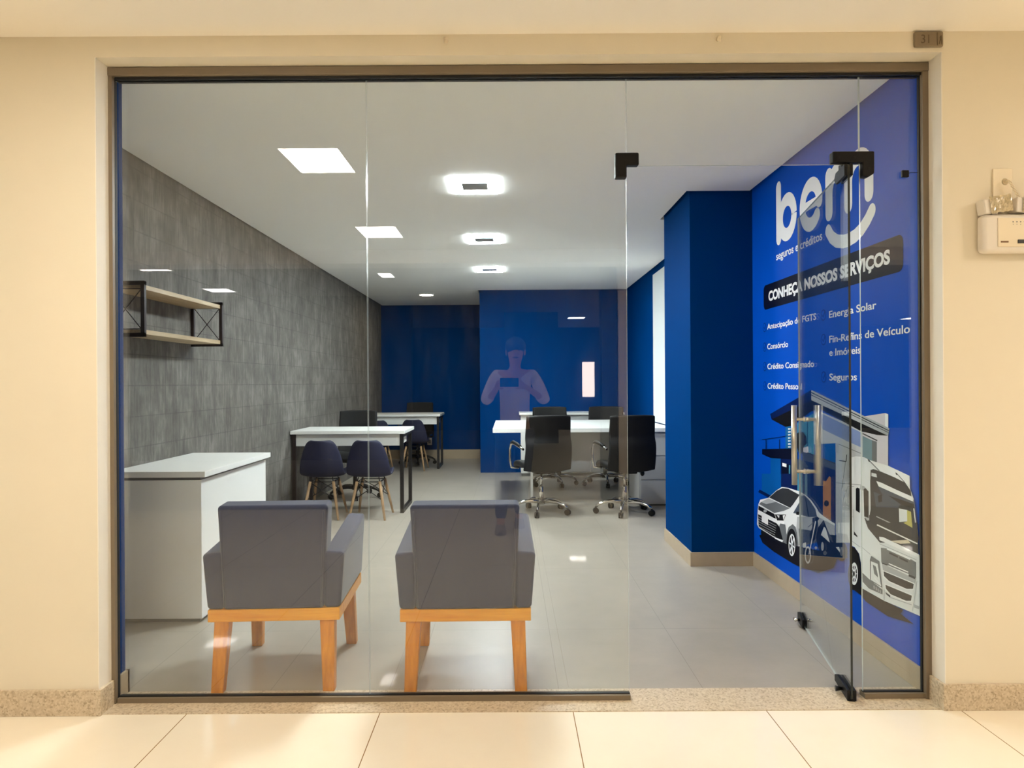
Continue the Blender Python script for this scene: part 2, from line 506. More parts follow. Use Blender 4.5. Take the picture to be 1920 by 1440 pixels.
# ------------------------------------------------------------------ aluminium frame and glass
box_frame = MB(); box_frame.box(-1.592, 1.672, 2.768, 2.83, 2.456, 2.490)
structure(box_frame.build('trim_2', 'bronze', bevel=0.004), 'bronze header profile above the glass')
structure(box('trim_3', 'gasket', (-1.54, 1.62, 2.782, 2.822, 2.446, 2.456)))
m = MB(); m.use('bronze').box(XL, XL + 0.0165, 2.772, 2.790, 0.003, 2.456); m.use('gasket').box(XL, XL + 0.0175, 2.790, 2.806, 0.003, 2.456)
structure(m.build('trim_4'), 'bronze side profile at the left jamb')
m = MB(); m.use('bronze').box(XR - 0.024, XR, 2.772, 2.792, 0.003, 2.456); m.use('gasket').box(XR - 0.028, XR, 2.792, 2.806, 0.003, 2.456)
structure(m.build('trim_5'), 'bronze side profile at the right jamb')
m = MB(); m.use('bronze').box(XL + 0.020, 0.467, 2.778, 2.822, 0.003, 0.022); m.use('gasket').box(XL + 0.020, 0.467, 2.792, 2.808, 0.022, 0.0255)
structure(m.build('trim_6'), 'bronze bottom rail under the two left panes')
m = MB(); m.use('bronze').box(1.384, XR - 0.024, 2.778, 2.822, 0.003, 0.022); m.use('gasket').box(1.384, XR - 0.024, 2.792, 2.808, 0.022, 0.0255)
structure(m.build('trim_7'), 'bronze bottom rail under the narrow right pane')

def pane(name, x0, x1, z0, z1, edge='glass_edge', label=None):
    m = MB()
    m.use('glass'); m.use(edge); m.mi = 0
    vs = m.box(x0, x1, YG - 0.004, YG + 0.004, z0, z1)
    m.bm.faces.ensure_lookup_table()
    for f in m.bm.faces:
        f.normal_update()
        f.material_index = 0 if abs(f.normal.y) > 0.9 else 1
    return structure(m.build(name), label)
GB, GT = 0.010, 2.446
win1 = pane('window_1', XL + 0.016, -0.5590, GB, GT, label='leftmost fixed glass pane')
win2 = pane('window_2', -0.5555, 0.465, GB, GT, label='fixed glass pane left of the doorway')
win3 = pane('window_3', 1.386, XR - 0.0275, GB, GT, label='narrow fixed glass pane right of the door')
win4 = pane('window_4', 0.4685, 1.3825, 2.10, GT, label='glass transom above the doorway')

def L_fitting(name, pts, parent, y0=YG - 0.018, y1=YG + 0.018):
    m = MB(); m.prism([(x, y0, z) for x, z in pts], (0, y1 - y0, 0))
    return m.build(name, 'black_fit', parent, bevel=0.006, bseg=3)
f1 = L_fitting('patch_fitting', [(0.421, 2.050), (0.466, 2.050), (0.466, 2.099), (0.514, 2.099), (0.514, 2.149), (0.421, 2.149)], win2)
f2 = L_fitting('patch_fitting', [(1.390, 2.050), (1.412, 2.046), (1.438, 2.062), (1.438, 2.149), (1.274, 2.149), (1.274, 2.104), (1.390, 2.104)], win3)
m = MB()
for x, z in ((1.30, 2.125), (1.36, 2.125), (1.415, 2.08)):
    m.tube([(x, YG - 0.0195, z), (x, YG - 0.017, z)], 0.005, 10)
m.build('screw', 'plastic_black', f2)
m = MB(); m.box(1.318, 1.350, 2.806, 2.834, 2.088, 2.106)
m.build('pivot_block', 'black_fit', f2, bevel=0.003)

# ------------------------------------------------------------------ the open door
H = Vector((1.322, 2.755, 0)); FREE = Vector((1.497, 3.665, 0))
dl = (FREE - H).length
ang = math.atan2(FREE.y - H.y, FREE.x - H.x)
door = MB()
door.use('glass'); door.use('door_edge'); door.use('glass_edge'); door.mi = 0
door.box(0, dl, -0.004, 0.004, 0.012, 2.086)
door.bm.faces.ensure_lookup_table()
for f in door.bm.faces:
    f.normal_update(); f.material_index = 0 if abs(f.normal.y) > 0.9 else (1 if f.normal.x < -0.5 else 2)
door = door.build('door_1')
structure(door, 'clear glass door standing open into the shop')
door.location = H; door.rotation_euler = (0, 0, ang)
# local frame: x along the leaf from the heel, y across
m = MB()
for s in (1, -1):
    m.prism([(0.0, s * 0.005, 0.004), (0.19, s * 0.005, 0.006), (0.19, s * 0.005, 0.032), (0.155, s * 0.005, 0.046), (0.0, s * 0.005, 0.046)], (0, s * 0.012, 0))
m.box(0.0, 0.06, -0.012, 0.012, 0.0, 0.012)
pf = m.build('bottom_patch_fitting', 'black_fit', door, bevel=0.002)
m = MB(); m.tube([(0.075, 0.017, 0.02), (0.075, 0.042, 0.02)], [0.006, 0.011], 10); m.build('closer_knob', 'plastic_black', pf)
m = MB()
for s in (1, -1):
    m.prism([(0.0, s * 0.005, 2.092), (0.13, s * 0.005, 2.092), (0.155, s * 0.005, 2.07), (0.13, s * 0.005, 2.046), (0.0, s * 0.005, 2.046)], (0, s * 0.011, 0))
m.build('top_patch_fitting', 'black_fit', door, bevel=0.002)
m = MB()
for s in (1, -1):
    m.prism([(dl - 0.115, s * 0.005, 0.008), (dl + 0.002, s * 0.005, 0.008), (dl + 0.002, s * 0.005, 0.055), (dl - 0.03, s * 0.005, 0.064), (dl - 0.115, s * 0.005, 0.05)], (0, s * 0.011, 0))
m.box(dl - 0.10, dl - 0.01, -0.005, 0.005, 0.0, 0.010)
lk = m.build('floor_lock', 'black_fit', door, bevel=0.002)
m = MB()
for s in (1, -1):
    m.tube([(dl - 0.055, s * 0.016, 0.032), (dl - 0.055, s * 0.04, 0.032)], 0.007, 12)
    m.tube([(dl - 0.075, s * 0.040, 0.032), (dl - 0.035, s * 0.040, 0.032)], 0.005, 10)
m.build('thumb_turn', 'chrome', lk)
hx = 0.775
for s in (1, -1):
    m = MB(); m.tube([(hx, s * 0.056, 0.732), (hx, s * 0.056, 1.128)], 0.0135, 18)
    m.build('door_handle', 'steel', door)
for z in (0.80, 1.058):
    m = MB(); m.tube([(hx, -0.05, z), (hx, 0.05, z)], 0.0085, 14); m.tube([(hx, -0.012, z), (hx, -0.0045, z)], 0.013, 14); m.tube([(hx, 0.0045, z), (hx, 0.012, z)], 0.013, 14)
    m.build('handle_bracket', 'steel', door)

# ------------------------------------------------------------------ printed mural on the right wall
MX = WR - 0.0025
mural = thing('wall_mural', 'tall bright blue printed wall mural with white lettering, house, car and truck', 'mural', (0, 0, 0))
box('backing_print', 'ink_blue', (MX, WR, 2.835, 4.797, 0.096, 2.555), mural)

def wall_uv(px, py):
    dx, dy = px - 955.0, py - 717.0
    xc, yc = dx - dy * ROLL, dy + dx * ROLL
    d = MX * FPX / xc
    return d, CAM_Z - yc * d / FPX

class Print:
    """flat print on the mural; crop frames of the photographed print give the outlines"""
    F = {0: (1380, 700, 2.879), 4: (1430, 720, 7.111), 5: (1410, 880, 7.2), 6: (1570, 830, 8.0), 7: (1570, 980, 7.2)}
    lay = 0
    def __init__(self, frame=None):
        self.m = MB(); self.f = self.F.get(frame)
    def x(self):
        Print.lay += 1
        return MX - 0.0004 - Print.lay * 0.00003
    def pt(self, p):
        ox, oy, s = self.f
        d, z = wall_uv(ox + p[0] / s, oy + p[1] / s)
        return (max(2.838, min(4.796, d)), z)
    def frame(self, k): self.f = self.F[k]; return self
    def poly(self, ink, pts):
        X = self.x(); self.m.use('ink_' + ink)
        self.m.poly([(X, *self.pt(p)) for p in pts])
    def line(self, ink, a, b, w):
        ax, ay = a; bx, by = b
        L = math.hypot(bx - ax, by - ay) or 1
        nx, ny = -(by - ay) / L * w / 2, (bx - ax) / L * w / 2
        self.poly(ink, [(ax + nx, ay + ny), (bx + nx, by + ny), (bx - nx, by - ny), (ax - nx, ay - ny)])
    def ell(self, ink, c, rx, ry, n=28):
        self.poly(ink, [(c[0] + rx * math.cos(2 * PI * k / n), c[1] + ry * math.sin(2 * PI * k / n)) for k in range(n)])
    # wall units: d = distance from the lens plane, z = height
    def wpoly(self, ink, pts):
        X = self.x(); self.m.use('ink_' + ink)
        self.m.poly([(X, d, z) for d, z in pts])
    def disc(self, ink, c, r, n=24):
        self.wpoly(ink, [(c[0] + r * math.cos(2 * PI * k / n), c[1] + r * math.sin(2 * PI * k / n)) for k in range(n)])
    def stroke(self, ink, pts, w):
        X = self.x(); self.m.use('ink_' + ink)
        n = len(pts); L, R = [], []
        for i, (d, z) in enumerate(pts):
            a = pts[max(0, i - 1)]; b = pts[min(n - 1, i + 1)]
            tx, tz = b[0] - a[0], b[1] - a[1]; q = math.hypot(tx, tz)
            nx, nz = -tz / q * w / 2, tx / q * w / 2
            L.append((X, d + nx, z + nz)); R.append((X, d - nx, z - nz))
        for i in range(n - 1):
            self.m.poly([L[i], L[i + 1], R[i + 1], R[i]])
        for c in () if pts[0] == pts[-1] or math.dist(pts[0], pts[-1]) < 1e-6 else (pts[0], pts[-1]):
            X = self.x()
            self.m.poly([(X, c[0] + w / 2 * math.cos(2 * PI * k / 20), c[1] + w / 2 * math.sin(2 * PI * k / 20)) for k in range(20)])
    def text(self, ink, body, d, z, size, width=None, bold=0.0):
        X = self.x(); self.m.use('ink_' + ink)
        mt = Matrix(((0, 0, -1, X), (-1, 0, 0, d), (0, 1, 0, z), (0, 0, 0, 1)))
        self.m.text(body, mt, size, width, bold)
    def build(self, name, label=None):
        o = self.m.build(name, None, mural, keep_normals=True)
        if label: o['label'] = label
        return o

def arc(c, r, a0, a1, n=28):
    return [(c[0] - r * math.cos(math.radians(a0 + (a1 - a0) * k / n)), c[1] + r * math.sin(math.radians(a0 + (a1 - a0) * k / n))) for k in range(n + 1)]

p = Print()
p.stroke('white', [(4.325, 2.115), (4.325, 2.425)], 0.078)
p.stroke('white', arc((4.195, 2.218), 0.103, 0, 360), 0.078)
p.stroke('white', arc((3.867, 2.209), 0.108, -2, 316), 0.076)
p.stroke('white', [(3.955, 2.209), (3.770, 2.209)], 0.050)
p.stroke('white', [(3.645, 2.108), (3.645, 2.30)], 0.080)
p.stroke('white', [(3.645, 2.18)] + arc((3.5415, 2.20), 0.1035, 180, 0, 16) + [(3.438, 2.098)], 0.080)
p.stroke('white', [(3.438, 2.18)] + arc((3.339, 2.20), 0.099, 180, 0, 16) + [(3.240, 2.105)], 0.080)
p.stroke('white', [(3.655, 2.020), (3.615, 1.978), (3.56, 1.948), (3.49, 1.932), (3.43, 1.930), (3.37, 1.936), (3.31, 1.954), (3.255, 1.985), (3.215, 2.018)], 0.066)
p.build('logo_lettering', 'white rounded word bem over a smile')
p = Print()
p.text('white', 'seguros e créditos', 4.366, 1.990, 0.068, 0.640, 0.0008)
p.build('subtitle_lettering', 'small white subtitle under the logo')

p = Print()
r = 0.034; x0, x1, z0, z1 = 4.586, 2.962, 1.706, 1.862
q = []
for cx, cz, a in ((x1 + r, z1 - r, 0), (x0 - r, z1 - r, 90), (x0 - r, z0 + r, 180), (x1 + r, z0 + r, 270)):
    for k in range(6):
        t = math.radians(a + 18 * k)
        q.append((cx - r * math.cos(t), cz + r * math.sin(t)))
p.wpoly('navy', q)
p.text('white', 'CONHEÇA NOSSOS SERVIÇOS', 4.500, 1.756, 0.083, 1.436, 0.0036)
p.build('banner', 'dark navy rounded banner with white capital lettering')

for d, rows in ((4.525, ((1.577, 'Antecipação de FGTS', 0.72), (1.450, 'Consórcio', 0.335), (1.324, 'Crédito Consignado', 0.69), (1.200, 'Crédito Pessoal', 0.53))),
                (3.650, ((1.571, 'Energia Solar', 0.47), (1.444, 'Fin-Refíns de Veículo', 0.735), (1.376, 'e Imóveis', 0.325), (1.250, 'Seguros', 0.288)))):
    for z, s, w in rows:
        p = Print(); p.text('white', s, d, z, 0.050, w, 0.0006); p.build('service_lettering')
for d, zz in ((4.572, (1.594, 1.467, 1.342, 1.217)), (3.715, (1.592, 1.464, 1.268))):
    for z in zz:
        p = Print()
        p.disc('check', (d, z), 0.030); p.disc('blue', (d, z), 0.024)
        p.stroke('check', [(d + 0.012, z), (d + 0.003, z - 0.011), (d - 0.018, z + 0.018)], 0.008)
        p.build('check_mark')

p = Print(4)   # house
p.poly('skyblue', [(110, 960), (260, 980), (260, 1422), (110, 1300)])
p.poly('navyblue', [(245, 960), (980, 1100), (980, 1422), (245, 1422)])
p.poly('stone', [(690, 330), (1180, 545), (1340, 640), (1340, 1422), (980, 1422), (980, 900), (690, 800)])
p.poly('bluegrey', [(760, 380), (1330, 650), (1330, 850), (1150, 770), (800, 600)])
p.poly('ceilwhite', [(1340, 640), (1680, 660), (1680, 1095), (1560, 1060), (1340, 980)])
p.poly('window', [(1340, 690), (1465, 750), (1465, 1030), (1340, 980)])
p.poly('mid', [(1465, 748), (1530, 770), (1530, 1050), (1465, 1030)])
p.line('dark', (1340, 660), (1535, 755), 16)
p.poly('ceilwhite', [(1370, 430), (1640, 388), (1640, 640)])
p.poly('white', [(1640, 388), (1682, 402), (1682, 680), (1640, 640)])
p.poly('black', [(120, 440), (655, 150), (1680, 690), (1530, 680), (1320, 630), (760, 330), (640, 370), (470, 500), (380, 560), (310, 572), (125, 472)])
p.poly('navyblue', [(105, 400), (655, 80), (655, 215), (480, 300), (125, 472)])
p.poly('grey', [(655, 80), (1700, 592), (1680, 690), (655, 215)])
p.line('dark', (655, 112), (1690, 622), 13)
p.line('dark', (655, 146), (1685, 648), 9)
p.poly('glassblue', [(310, 572), (400, 555), (400, 862), (310, 862)])
for k in range(7): p.line('pale', (345, 600 + 40 * k), (380, 597 + 40 * k), 16)
p.poly('teal', [(470, 520), (690, 385), (690, 940), (470, 900)])
for xx in (520, 605): p.line('navyblue', (xx, 490), (xx, 900), 9)
p.poly('black', [(462, 660), (500, 636), (545, 642), (590, 700), (596, 790), (560, 830), (550, 925), (490, 925), (460, 820)])
p.poly('ceilwhite', [(548, 850), (615, 830), (620, 960), (550, 955)])
p.poly('navy', [(0, 870), (395, 858), (470, 900), (470, 1010), (250, 995), (110, 985), (0, 935)])
p.poly('skyblue', [(768, 800), (980, 790), (980, 1050), (768, 965)])
p.poly('slate', [(540, 900), (980, 1052), (980, 1150), (540, 1010)])
p.line('dark', (600, 915), (980, 1062), 12)
p.line('grey', (1002, 795), (1002, 1422), 40)
p.line('mid', (1020, 800), (1330, 930), 8)
p.line('navyblue', (0, 742), (390, 685), 8)
for xx in (50, 230): p.line('navyblue', (xx, 740), (xx, 870), 8)
p.poly('navy', [(262, 1040), (385, 1085), (385, 1422), (262, 1422)])
p.poly('white', [(270, 1050), (325, 1065), (325, 1110), (270, 1095)])
p.line('teal', (366, 1080), (366, 1422), 18)
p.poly('slate', [(468, 1000), (560, 1020), (620, 1110), (468, 1150)])
p.poly('teal', [(460, 1190), (600, 1195), (600, 1422), (460, 1422)])
p.frame(5)
p.poly('navyblue', [(405, 60), (1140, 60), (1140, 740), (900, 660), (640, 420), (405, 260)])
p.poly('teal', [(620, 60), (690, 60), (690, 330), (620, 300)])
p.line('window', (740, 60), (740, 360), 34)
p.poly('skyblue', [(140, 60), (400, 60), (400, 270), (250, 370), (140, 330)])
p.line('navyblue', (100, 290), (250, 370), 40)
p.poly('wood', [(968, 150), (1010, 160), (1055, 90), (1075, 110), (1075, 690), (968, 640)])
p.ell('black', (1015, 460), 33, 42)
p.poly('stone', [(1140, 60), (1330, 60), (1330, 920), (1140, 880)])
p.line('grey', (1158, 60), (1158, 880), 30)
p.build('house_picture', 'print of a modern grey house with sloping roof')

p = Print(5)   # car
p.poly('shadow', [(105, 890), (200, 850), (420, 980), (640, 1040), (1180, 1150), (1110, 1330), (900, 1400), (640, 1310), (560, 1270), (300, 1110), (150, 990)])
p.ell('tyre', (165, 850), 36, 62)
p.poly('pale', [(85, 560), (95, 470), (120, 410), (230, 385), (330, 290), (410, 238), (500, 250), (650, 298), (725, 340), (800, 405), (880, 515), (915, 580), (960, 620), (1130, 735), (1130, 890), (900, 980), (640, 1040), (610, 1010), (480, 1010), (430, 980), (320, 930), (100, 790), (75, 740)])
p.poly('grey', [(620, 640), (900, 640), (1130, 760), (1130, 890), (900, 980), (640, 1030), (600, 900)])
p.poly('slate', [(640, 800), (820, 830), (900, 980), (660, 1040)])
p.poly('dark', [(240, 380), (340, 292), (420, 252), (500, 262), (652, 345), (560, 480), (525, 520)])
p.poly('mid', [(105, 468), (130, 440), (230, 392), (522, 525), (440, 560), (310, 590)])
p.poly('grey', [(130, 440), (230, 392), (330, 440), (200, 470)])
p.poly('black', [(98, 490), (310, 602), (336, 674), (300, 655), (94, 545)])
p.poly('white', [(94, 552), (300, 655), (450, 708), (432, 748), (330, 725), (94, 600)])
p.poly('black', [(90, 605), (340, 728), (385, 780), (312, 912), (100, 775)])
for k in range(5): p.line('grey', (94, 640 + 32 * k), (340 - 6 * k, 765 + 30 * k), 6)
p.poly('white', [(140, 625), (226, 670), (226, 752), (140, 706)])
p.ell('grey', (187, 562), 24, 20)
p.poly('black', [(318, 608), (470, 610), (436, 692), (350, 690)])
p.poly('white', [(345, 620), (380, 622), (375, 660)]); p.poly('white', [(425, 622), (460, 616), (434, 684)])
p.poly('mid', [(392, 730), (460, 745), (490, 1015), (430, 985), (318, 912)])
p.poly('black', [(345, 800), (380, 775), (430, 960), (318, 912)])
p.poly('white', [(318, 918), (432, 958), (420, 985), (318, 934)])
p.poly('mid', [(470, 900), (505, 780), (560, 740), (600, 780), (620, 880), (640, 1040), (480, 1015)])
p.poly('slate', [(566, 590), (646, 452), (668, 358), (722, 352), (795, 425), (870, 540), (890, 640), (770, 645), (640, 604)])
p.line('navy', (735, 390), (775, 640), 16)
p.line('grey', (650, 350), (730, 345), 12)
p.poly('black', [(612, 570), (645, 575), (645, 620), (606, 610)])
p.ell('tyre', (545, 990), 68, 190)
p.ell('pale', (550, 1022), 45, 150)
p.ell('dark', (550, 1022), 36, 128)
for a in range(0, 360, 60):
    t = math.radians(a + 15); p.line('pale', (550, 1022), (550 + 40 * math.cos(t), 1022 + 140 * math.sin(t)), 15)
p.ell('grey', (550, 1022), 13, 36)
p.build('car_picture', 'print of a silver hatchback car seen from the front')

p = Print(5)   # motorcycle
p.ell('navy', (1225, 1110), 78, 130)
p.poly('navy', [(826, 656), (900, 636), (936, 690), (985, 690), (1010, 760), (1060, 880), (1150, 890), (1244, 915), (1225, 1000), (1285, 1055), (1305, 1195), (1180, 1215), (1080, 1200), (960, 1160), (905, 1060), (880, 930), (800, 1000), (790, 880), (826, 780)])
p.ell('pale', (767, 1155), 42, 118); p.ell('shadow', (767, 1155), 28, 92)
p.line('pale', (872, 700), (812, 1000), 14); p.line('pale', (812, 1000), (782, 1150), 11)
p.poly('pale', [(985, 775), (1010, 800), (1065, 990), (945, 885)])
p.poly('grey', [(900, 690), (935, 660), (975, 690), (910, 780)])
p.poly('pale', [(698, 1000), (742, 985), (746, 1060), (700, 1055)])
p.poly('pale', [(1146, 1050), (1190, 1048), (1220, 1145)])
p.ell('grey', (876, 1060), 18, 20)
p.ell('grey', (965, 1040), 18, 60); p.ell('mid', (1000, 1130), 24, 28)
p.line('mid', (770, 780), (840, 720), 12)
p.line('grey', (1205, 935), (1240, 960), 10)
p.ell('mid', (1225, 1110), 24, 60)
p.build('motorcycle_picture', 'print of a dark motorcycle beside the silver car')

p = Print(7)   # truck
p.poly('shadow', [(180, 830), (340, 870), (650, 1050), (905, 1180), (872, 1230), (1050, 1370), (700, 1265), (400, 1065), (320, 960)])
p.frame(6)
p.poly('pale', [(40, 290), (200, 228), (300, 203), (420, 218), (500, 260), (780, 345), (1105, 498), (1110, 690), (1165, 840), (1185, 980), (1240, 1440), (1230, 1500), (40, 1500)])
p.poly('stone', [(0, 150), (190, 190), (205, 250), (195, 1500), (0, 1500)])
p.frame(7)
p.poly('pale', [(20, 0), (560, 0), (1110, 420), (1138, 450), (1145, 760), (1138, 1262), (1030, 1215), (650, 1055), (350, 885), (340, 650), (335, 540), (310, 420), (250, 330), (190, 300), (150, 160), (20, 140)])
p.frame(6)
p.poly('white', [(420, 225), (500, 260), (780, 345), (1105, 498), (1106, 640), (1040, 600), (880, 520), (690, 440), (640, 395)])
p.line('mid', (480, 250), (650, 425), 14); p.line('mid', (905, 455), (1035, 600), 12)
p.poly('black', [(470, 245), (500, 262), (520, 290), (490, 285)]); p.poly('black', [(895, 440), (920, 470), (915, 490), (895, 470)])
p.line('mid', (0, 603), (370, 634), 7); p.line('mid', (140, 290), (85, 700), 7); p.line('mid', (175, 660), (105, 860), 6); p.line('mid', (175, 658), (270, 658), 6)
p.line('grey', (262, 1000), (270, 1330), 6); p.line('grey', (60, 700), (70, 1440), 8); p.line('grey', (0, 1090), (260, 1115), 6)
p.line('black', (45, 265), (150, 285), 14); p.line('black', (150, 285), (160, 180), 12)
p.poly('dark', [(518, 412), (560, 395), (690, 440), (880, 520), (1040, 600), (1122, 720), (1135, 805), (640, 590), (515, 565)])
p.poly('pale', [(533, 450), (605, 468), (616, 522), (530, 500)])
p.poly('dark', [(512, 560), (640, 590), (1165, 860), (1185, 985), (1240, 1440), (1230, 1500), (660, 1500), (480, 1285), (425, 1130), (505, 1085), (520, 1000)])
p.poly('slate', [(565, 735), (700, 790), (985, 905), (930, 975), (600, 965)])
p.poly('white', [(605, 575), (680, 600), (1150, 820), (1165, 885), (1100, 860), (640, 655)])
p.poly('slate', [(630, 655), (1100, 862), (1168, 890), (1172, 985), (1050, 950), (800, 830), (690, 770)])
p.poly('black', [(780, 790), (1170, 920), (1175, 995), (980, 930)])
p.poly('pale', [(945, 985), (1075, 1012), (1075, 1180), (952, 1190)])
p.poly('yellow', [(1068, 1012), (1128, 1036), (1150, 1285), (1010, 1205), (1072, 1178)])
p.poly('black', [(628, 800), (690, 770), (692, 885), (640, 900)])
p.poly('slate', [(700, 760), (740, 765), (775, 820), (730, 850)])
p.line('grey', (605, 1105), (840, 1215), 16)
p.line('white', (1170, 985), (1220, 1400), 14)
p.poly('black', [(298, 690), (320, 672), (355, 690), (355, 1055), (298, 1015)])
p.poly('grey', [(362, 640), (420, 650), (495, 730), (500, 1165), (470, 1170), (425, 1110), (412, 720), (362, 700)])
p.poly('black', [(415, 700), (440, 680), (488, 730), (490, 1130), (425, 1105)])
p.poly('black', [(268, 1325), (320, 1398), (322, 1420), (270, 1380)])
p.frame(7)
p.poly('dark', [(402, 0), (1100, 0), (1118, 425), (740, 240), (590, 190), (500, 125), (440, 75)])
p.poly('yellow', [(910, 0), (1032, 0), (1036, 70)])
p.line('white', (555, 28), (1105, 285), 18)
p.poly('cream', [(725, 246), (850, 238), (975, 232), (1012, 278), (875, 285)])
p.poly('white', [(585, 190), (640, 195), (1115, 425), (1112, 470), (590, 235)])
p.line('grey', (590, 285), (1090, 500), 8)
p.poly('mid', [(608, 338), (690, 348), (1010, 490), (1086, 535), (1086, 745), (980, 690), (720, 582), (615, 540)])
p.line('white', (690, 350), (1010, 495), 22)
p.poly('dark', [(722, 395), (840, 447), (840, 475), (722, 420)]); p.poly('dark', [(860, 458), (975, 512), (975, 540), (860, 487)])
p.line('white', (715, 552), (980, 668), 14)
p.poly('grey', [(620, 545), (715, 590), (1082, 760), (1075, 830), (640, 652)])
p.poly('dark', [(625, 540), (700, 565), (700, 580), (625, 556)]); p.poly('dark', [(985, 695), (1080, 735), (1075, 765), (985, 725)])
p.poly('white', [(634, 640), (1068, 818), (1055, 912), (955, 908), (715, 800), (640, 730)])
p.poly('dark', [(646, 656), (1056, 828), (1044, 894), (962, 894), (722, 788), (652, 720)])
p.poly('white', [(660, 820), (1042, 976), (1030, 1070), (945, 1068), (735, 980), (665, 900)])
p.poly('dark', [(672, 838), (1030, 986), (1018, 1054), (950, 1054), (742, 966), (678, 890)])
p.poly('mid', [(460, 500), (478, 450), (590, 520), (628, 880), (462, 780)])
p.poly('pale', [(474, 520), (566, 556), (612, 860), (474, 772)])
p.poly('mid', [(500, 565), (552, 600), (575, 745), (520, 690)])
p.line('white', (545, 570), (590, 770), 12); p.line('white', (520, 740), (612, 850), 12)
p.poly('mid', [(352, 668), (460, 770), (632, 905), (632, 968), (450, 890), (365, 800)])
for k in range(4): p.line('pale', (515 + 28 * k, 850 + 20 * k), (520 + 28 * k, 895 + 18 * k), 7)
p.line('grey', (655, 905), (655, 1050), 8)
p.poly('dark', [(672, 935), (740, 985), (736, 1012), (680, 965)])
p.line('grey', (740, 1010), (1030, 1110), 10)
p.poly('grey', [(1060, 1100), (1132, 1130), (1132, 1170), (1060, 1145)])
p.line('grey', (1100, 790), (1040, 1190), 8)
p.line('grey', (340, 320), (470, 430), 7); p.line('grey', (195, 230), (330, 330), 7)
p.poly('black', [(185, 312), (255, 338), (305, 420), (332, 550), (338, 660), (336, 975), (255, 915), (185, 850)])
p.ell('tyre', (250, 700), 85, 215)
p.ell('pale', (250, 690), 50, 152); p.ell('dark', (250, 690), 38, 112)
for a in range(0, 360, 45):
    t = math.radians(a); p.line('pale', (250, 690), (250 + 42 * math.cos(t), 690 + 130 * math.sin(t)), 12)
p.ell('pale', (250, 690), 22, 62); p.ell('black', (246, 690), 13, 38)
p.build('truck_picture', 'print of a large white truck cab seen from the front')

# small black sensor on the right pane, with its wire
s = thing('door_sensor', 'tiny black square sensor wired to the frame on the narrow right pane', 'sensor', (1.560, YG - 0.010, 2.060))
box('housing', 'plastic_black', (-0.0135, 0.0135, -0.006, 0.006, -0.0135, 0.0135), s, 0.002)
m = MB(); m.tube([(0.0135, 0.003, 0.004), (0.03, 0.003, 0.006), (0.05, 0.003, 0.006), (0.0535, 0.003, 0.006)], 0.0012, 6); m.build('wire', 'plastic_black', s)

# ------------------------------------------------------------------ lamps
def corridor_panel(x, y, z, label, mat='corr_lamp', w=0.335, l=0.45, first=[None]):
    key = mat
    t = thing('ceiling_light', label, 'ceiling light', (x, y, z), 0, 'corridor ceiling panels' if mat == 'corr_lamp' else 'hall ceiling panels')
    m = MB()
    f = 0.018
    m.box(-w / 2 - f, w / 2 + f, -l / 2 - f, -l / 2, -0.006, 0.0); m.box(-w / 2 - f, w / 2 + f, l / 2, l / 2 + f, -0.006, 0.0)
    m.box(-w / 2 - f, -w / 2, -l / 2, l / 2, -0.006, 0.0); m.box(w / 2, w / 2 + f, -l / 2, l / 2, -0.006, 0.0)
    m.build('frame', 'lamp_frame', t)
    box('diffuser', mat, (-w / 2, w / 2, -l / 2, l / 2, -0.004, 0.0), t)
    return t
for x, y, lb in ((-1.12, 1.40, 'rectangular ceiling panel mirrored largest at upper left of the glass'),
                 (-1.12, -0.59, 'rectangular ceiling panel mirrored across the joint of the two panes'),
                 (3.35, 1.40, 'rectangular corridor ceiling panel above the emergency light side'),
                 (2.3, -0.95, 'added unseen rectangular corridor ceiling panel behind the photographer, toward the open door'),  # extra lamp kept out of the reflections, added to light the hall wall
                 (-5.0, 1.40, 'added unseen rectangular corridor ceiling panel far left of the shop front'),  # this and the next three: lamps added out of view to even the light
                 (6.6, 1.40, 'added unseen rectangular corridor ceiling panel far right of the shop front'),
                 (6.6, -0.62, 'added unseen rectangular corridor ceiling panel far right behind the photographer'),
                 (-5.2, -0.59, 'added unseen rectangular corridor ceiling panel far left behind the photographer')):
    corridor_panel(x, y, KZ, lb)
for x, y, lb in ((-4.40, -3.10, 'ceiling panel mirrored above the wall shelf'),
                 (-4.40, -5.20, 'ceiling panel mirrored on the concrete wall right of the shelf'),
                 (1.50, -10.2, 'ceiling panel mirrored on the rear blue wall block'),
                 (9.36, -10.9, 'ceiling panel mirrored as a bright sliver on the narrow right pane')):
    corridor_panel(x, y, 2.68, lb, 'hall_lamp', 0.36, 0.40)
corridor_panel(-1.62, -3.8, 2.68, 'small ceiling panel mirrored on the shop ceiling right of the pane joint', 'hall_lamp', 0.17, 0.38)
for k, w in enumerate(('first', 'second', 'third', 'fourth', 'fifth')):
    corridor_panel(3.6, -2.8 - 2.0 * k, 2.68, w + ' added unseen warm ceiling panel of the hall row, counted from the beam')  # lamp row added where no pane mirrors it, to brighten the hall floor

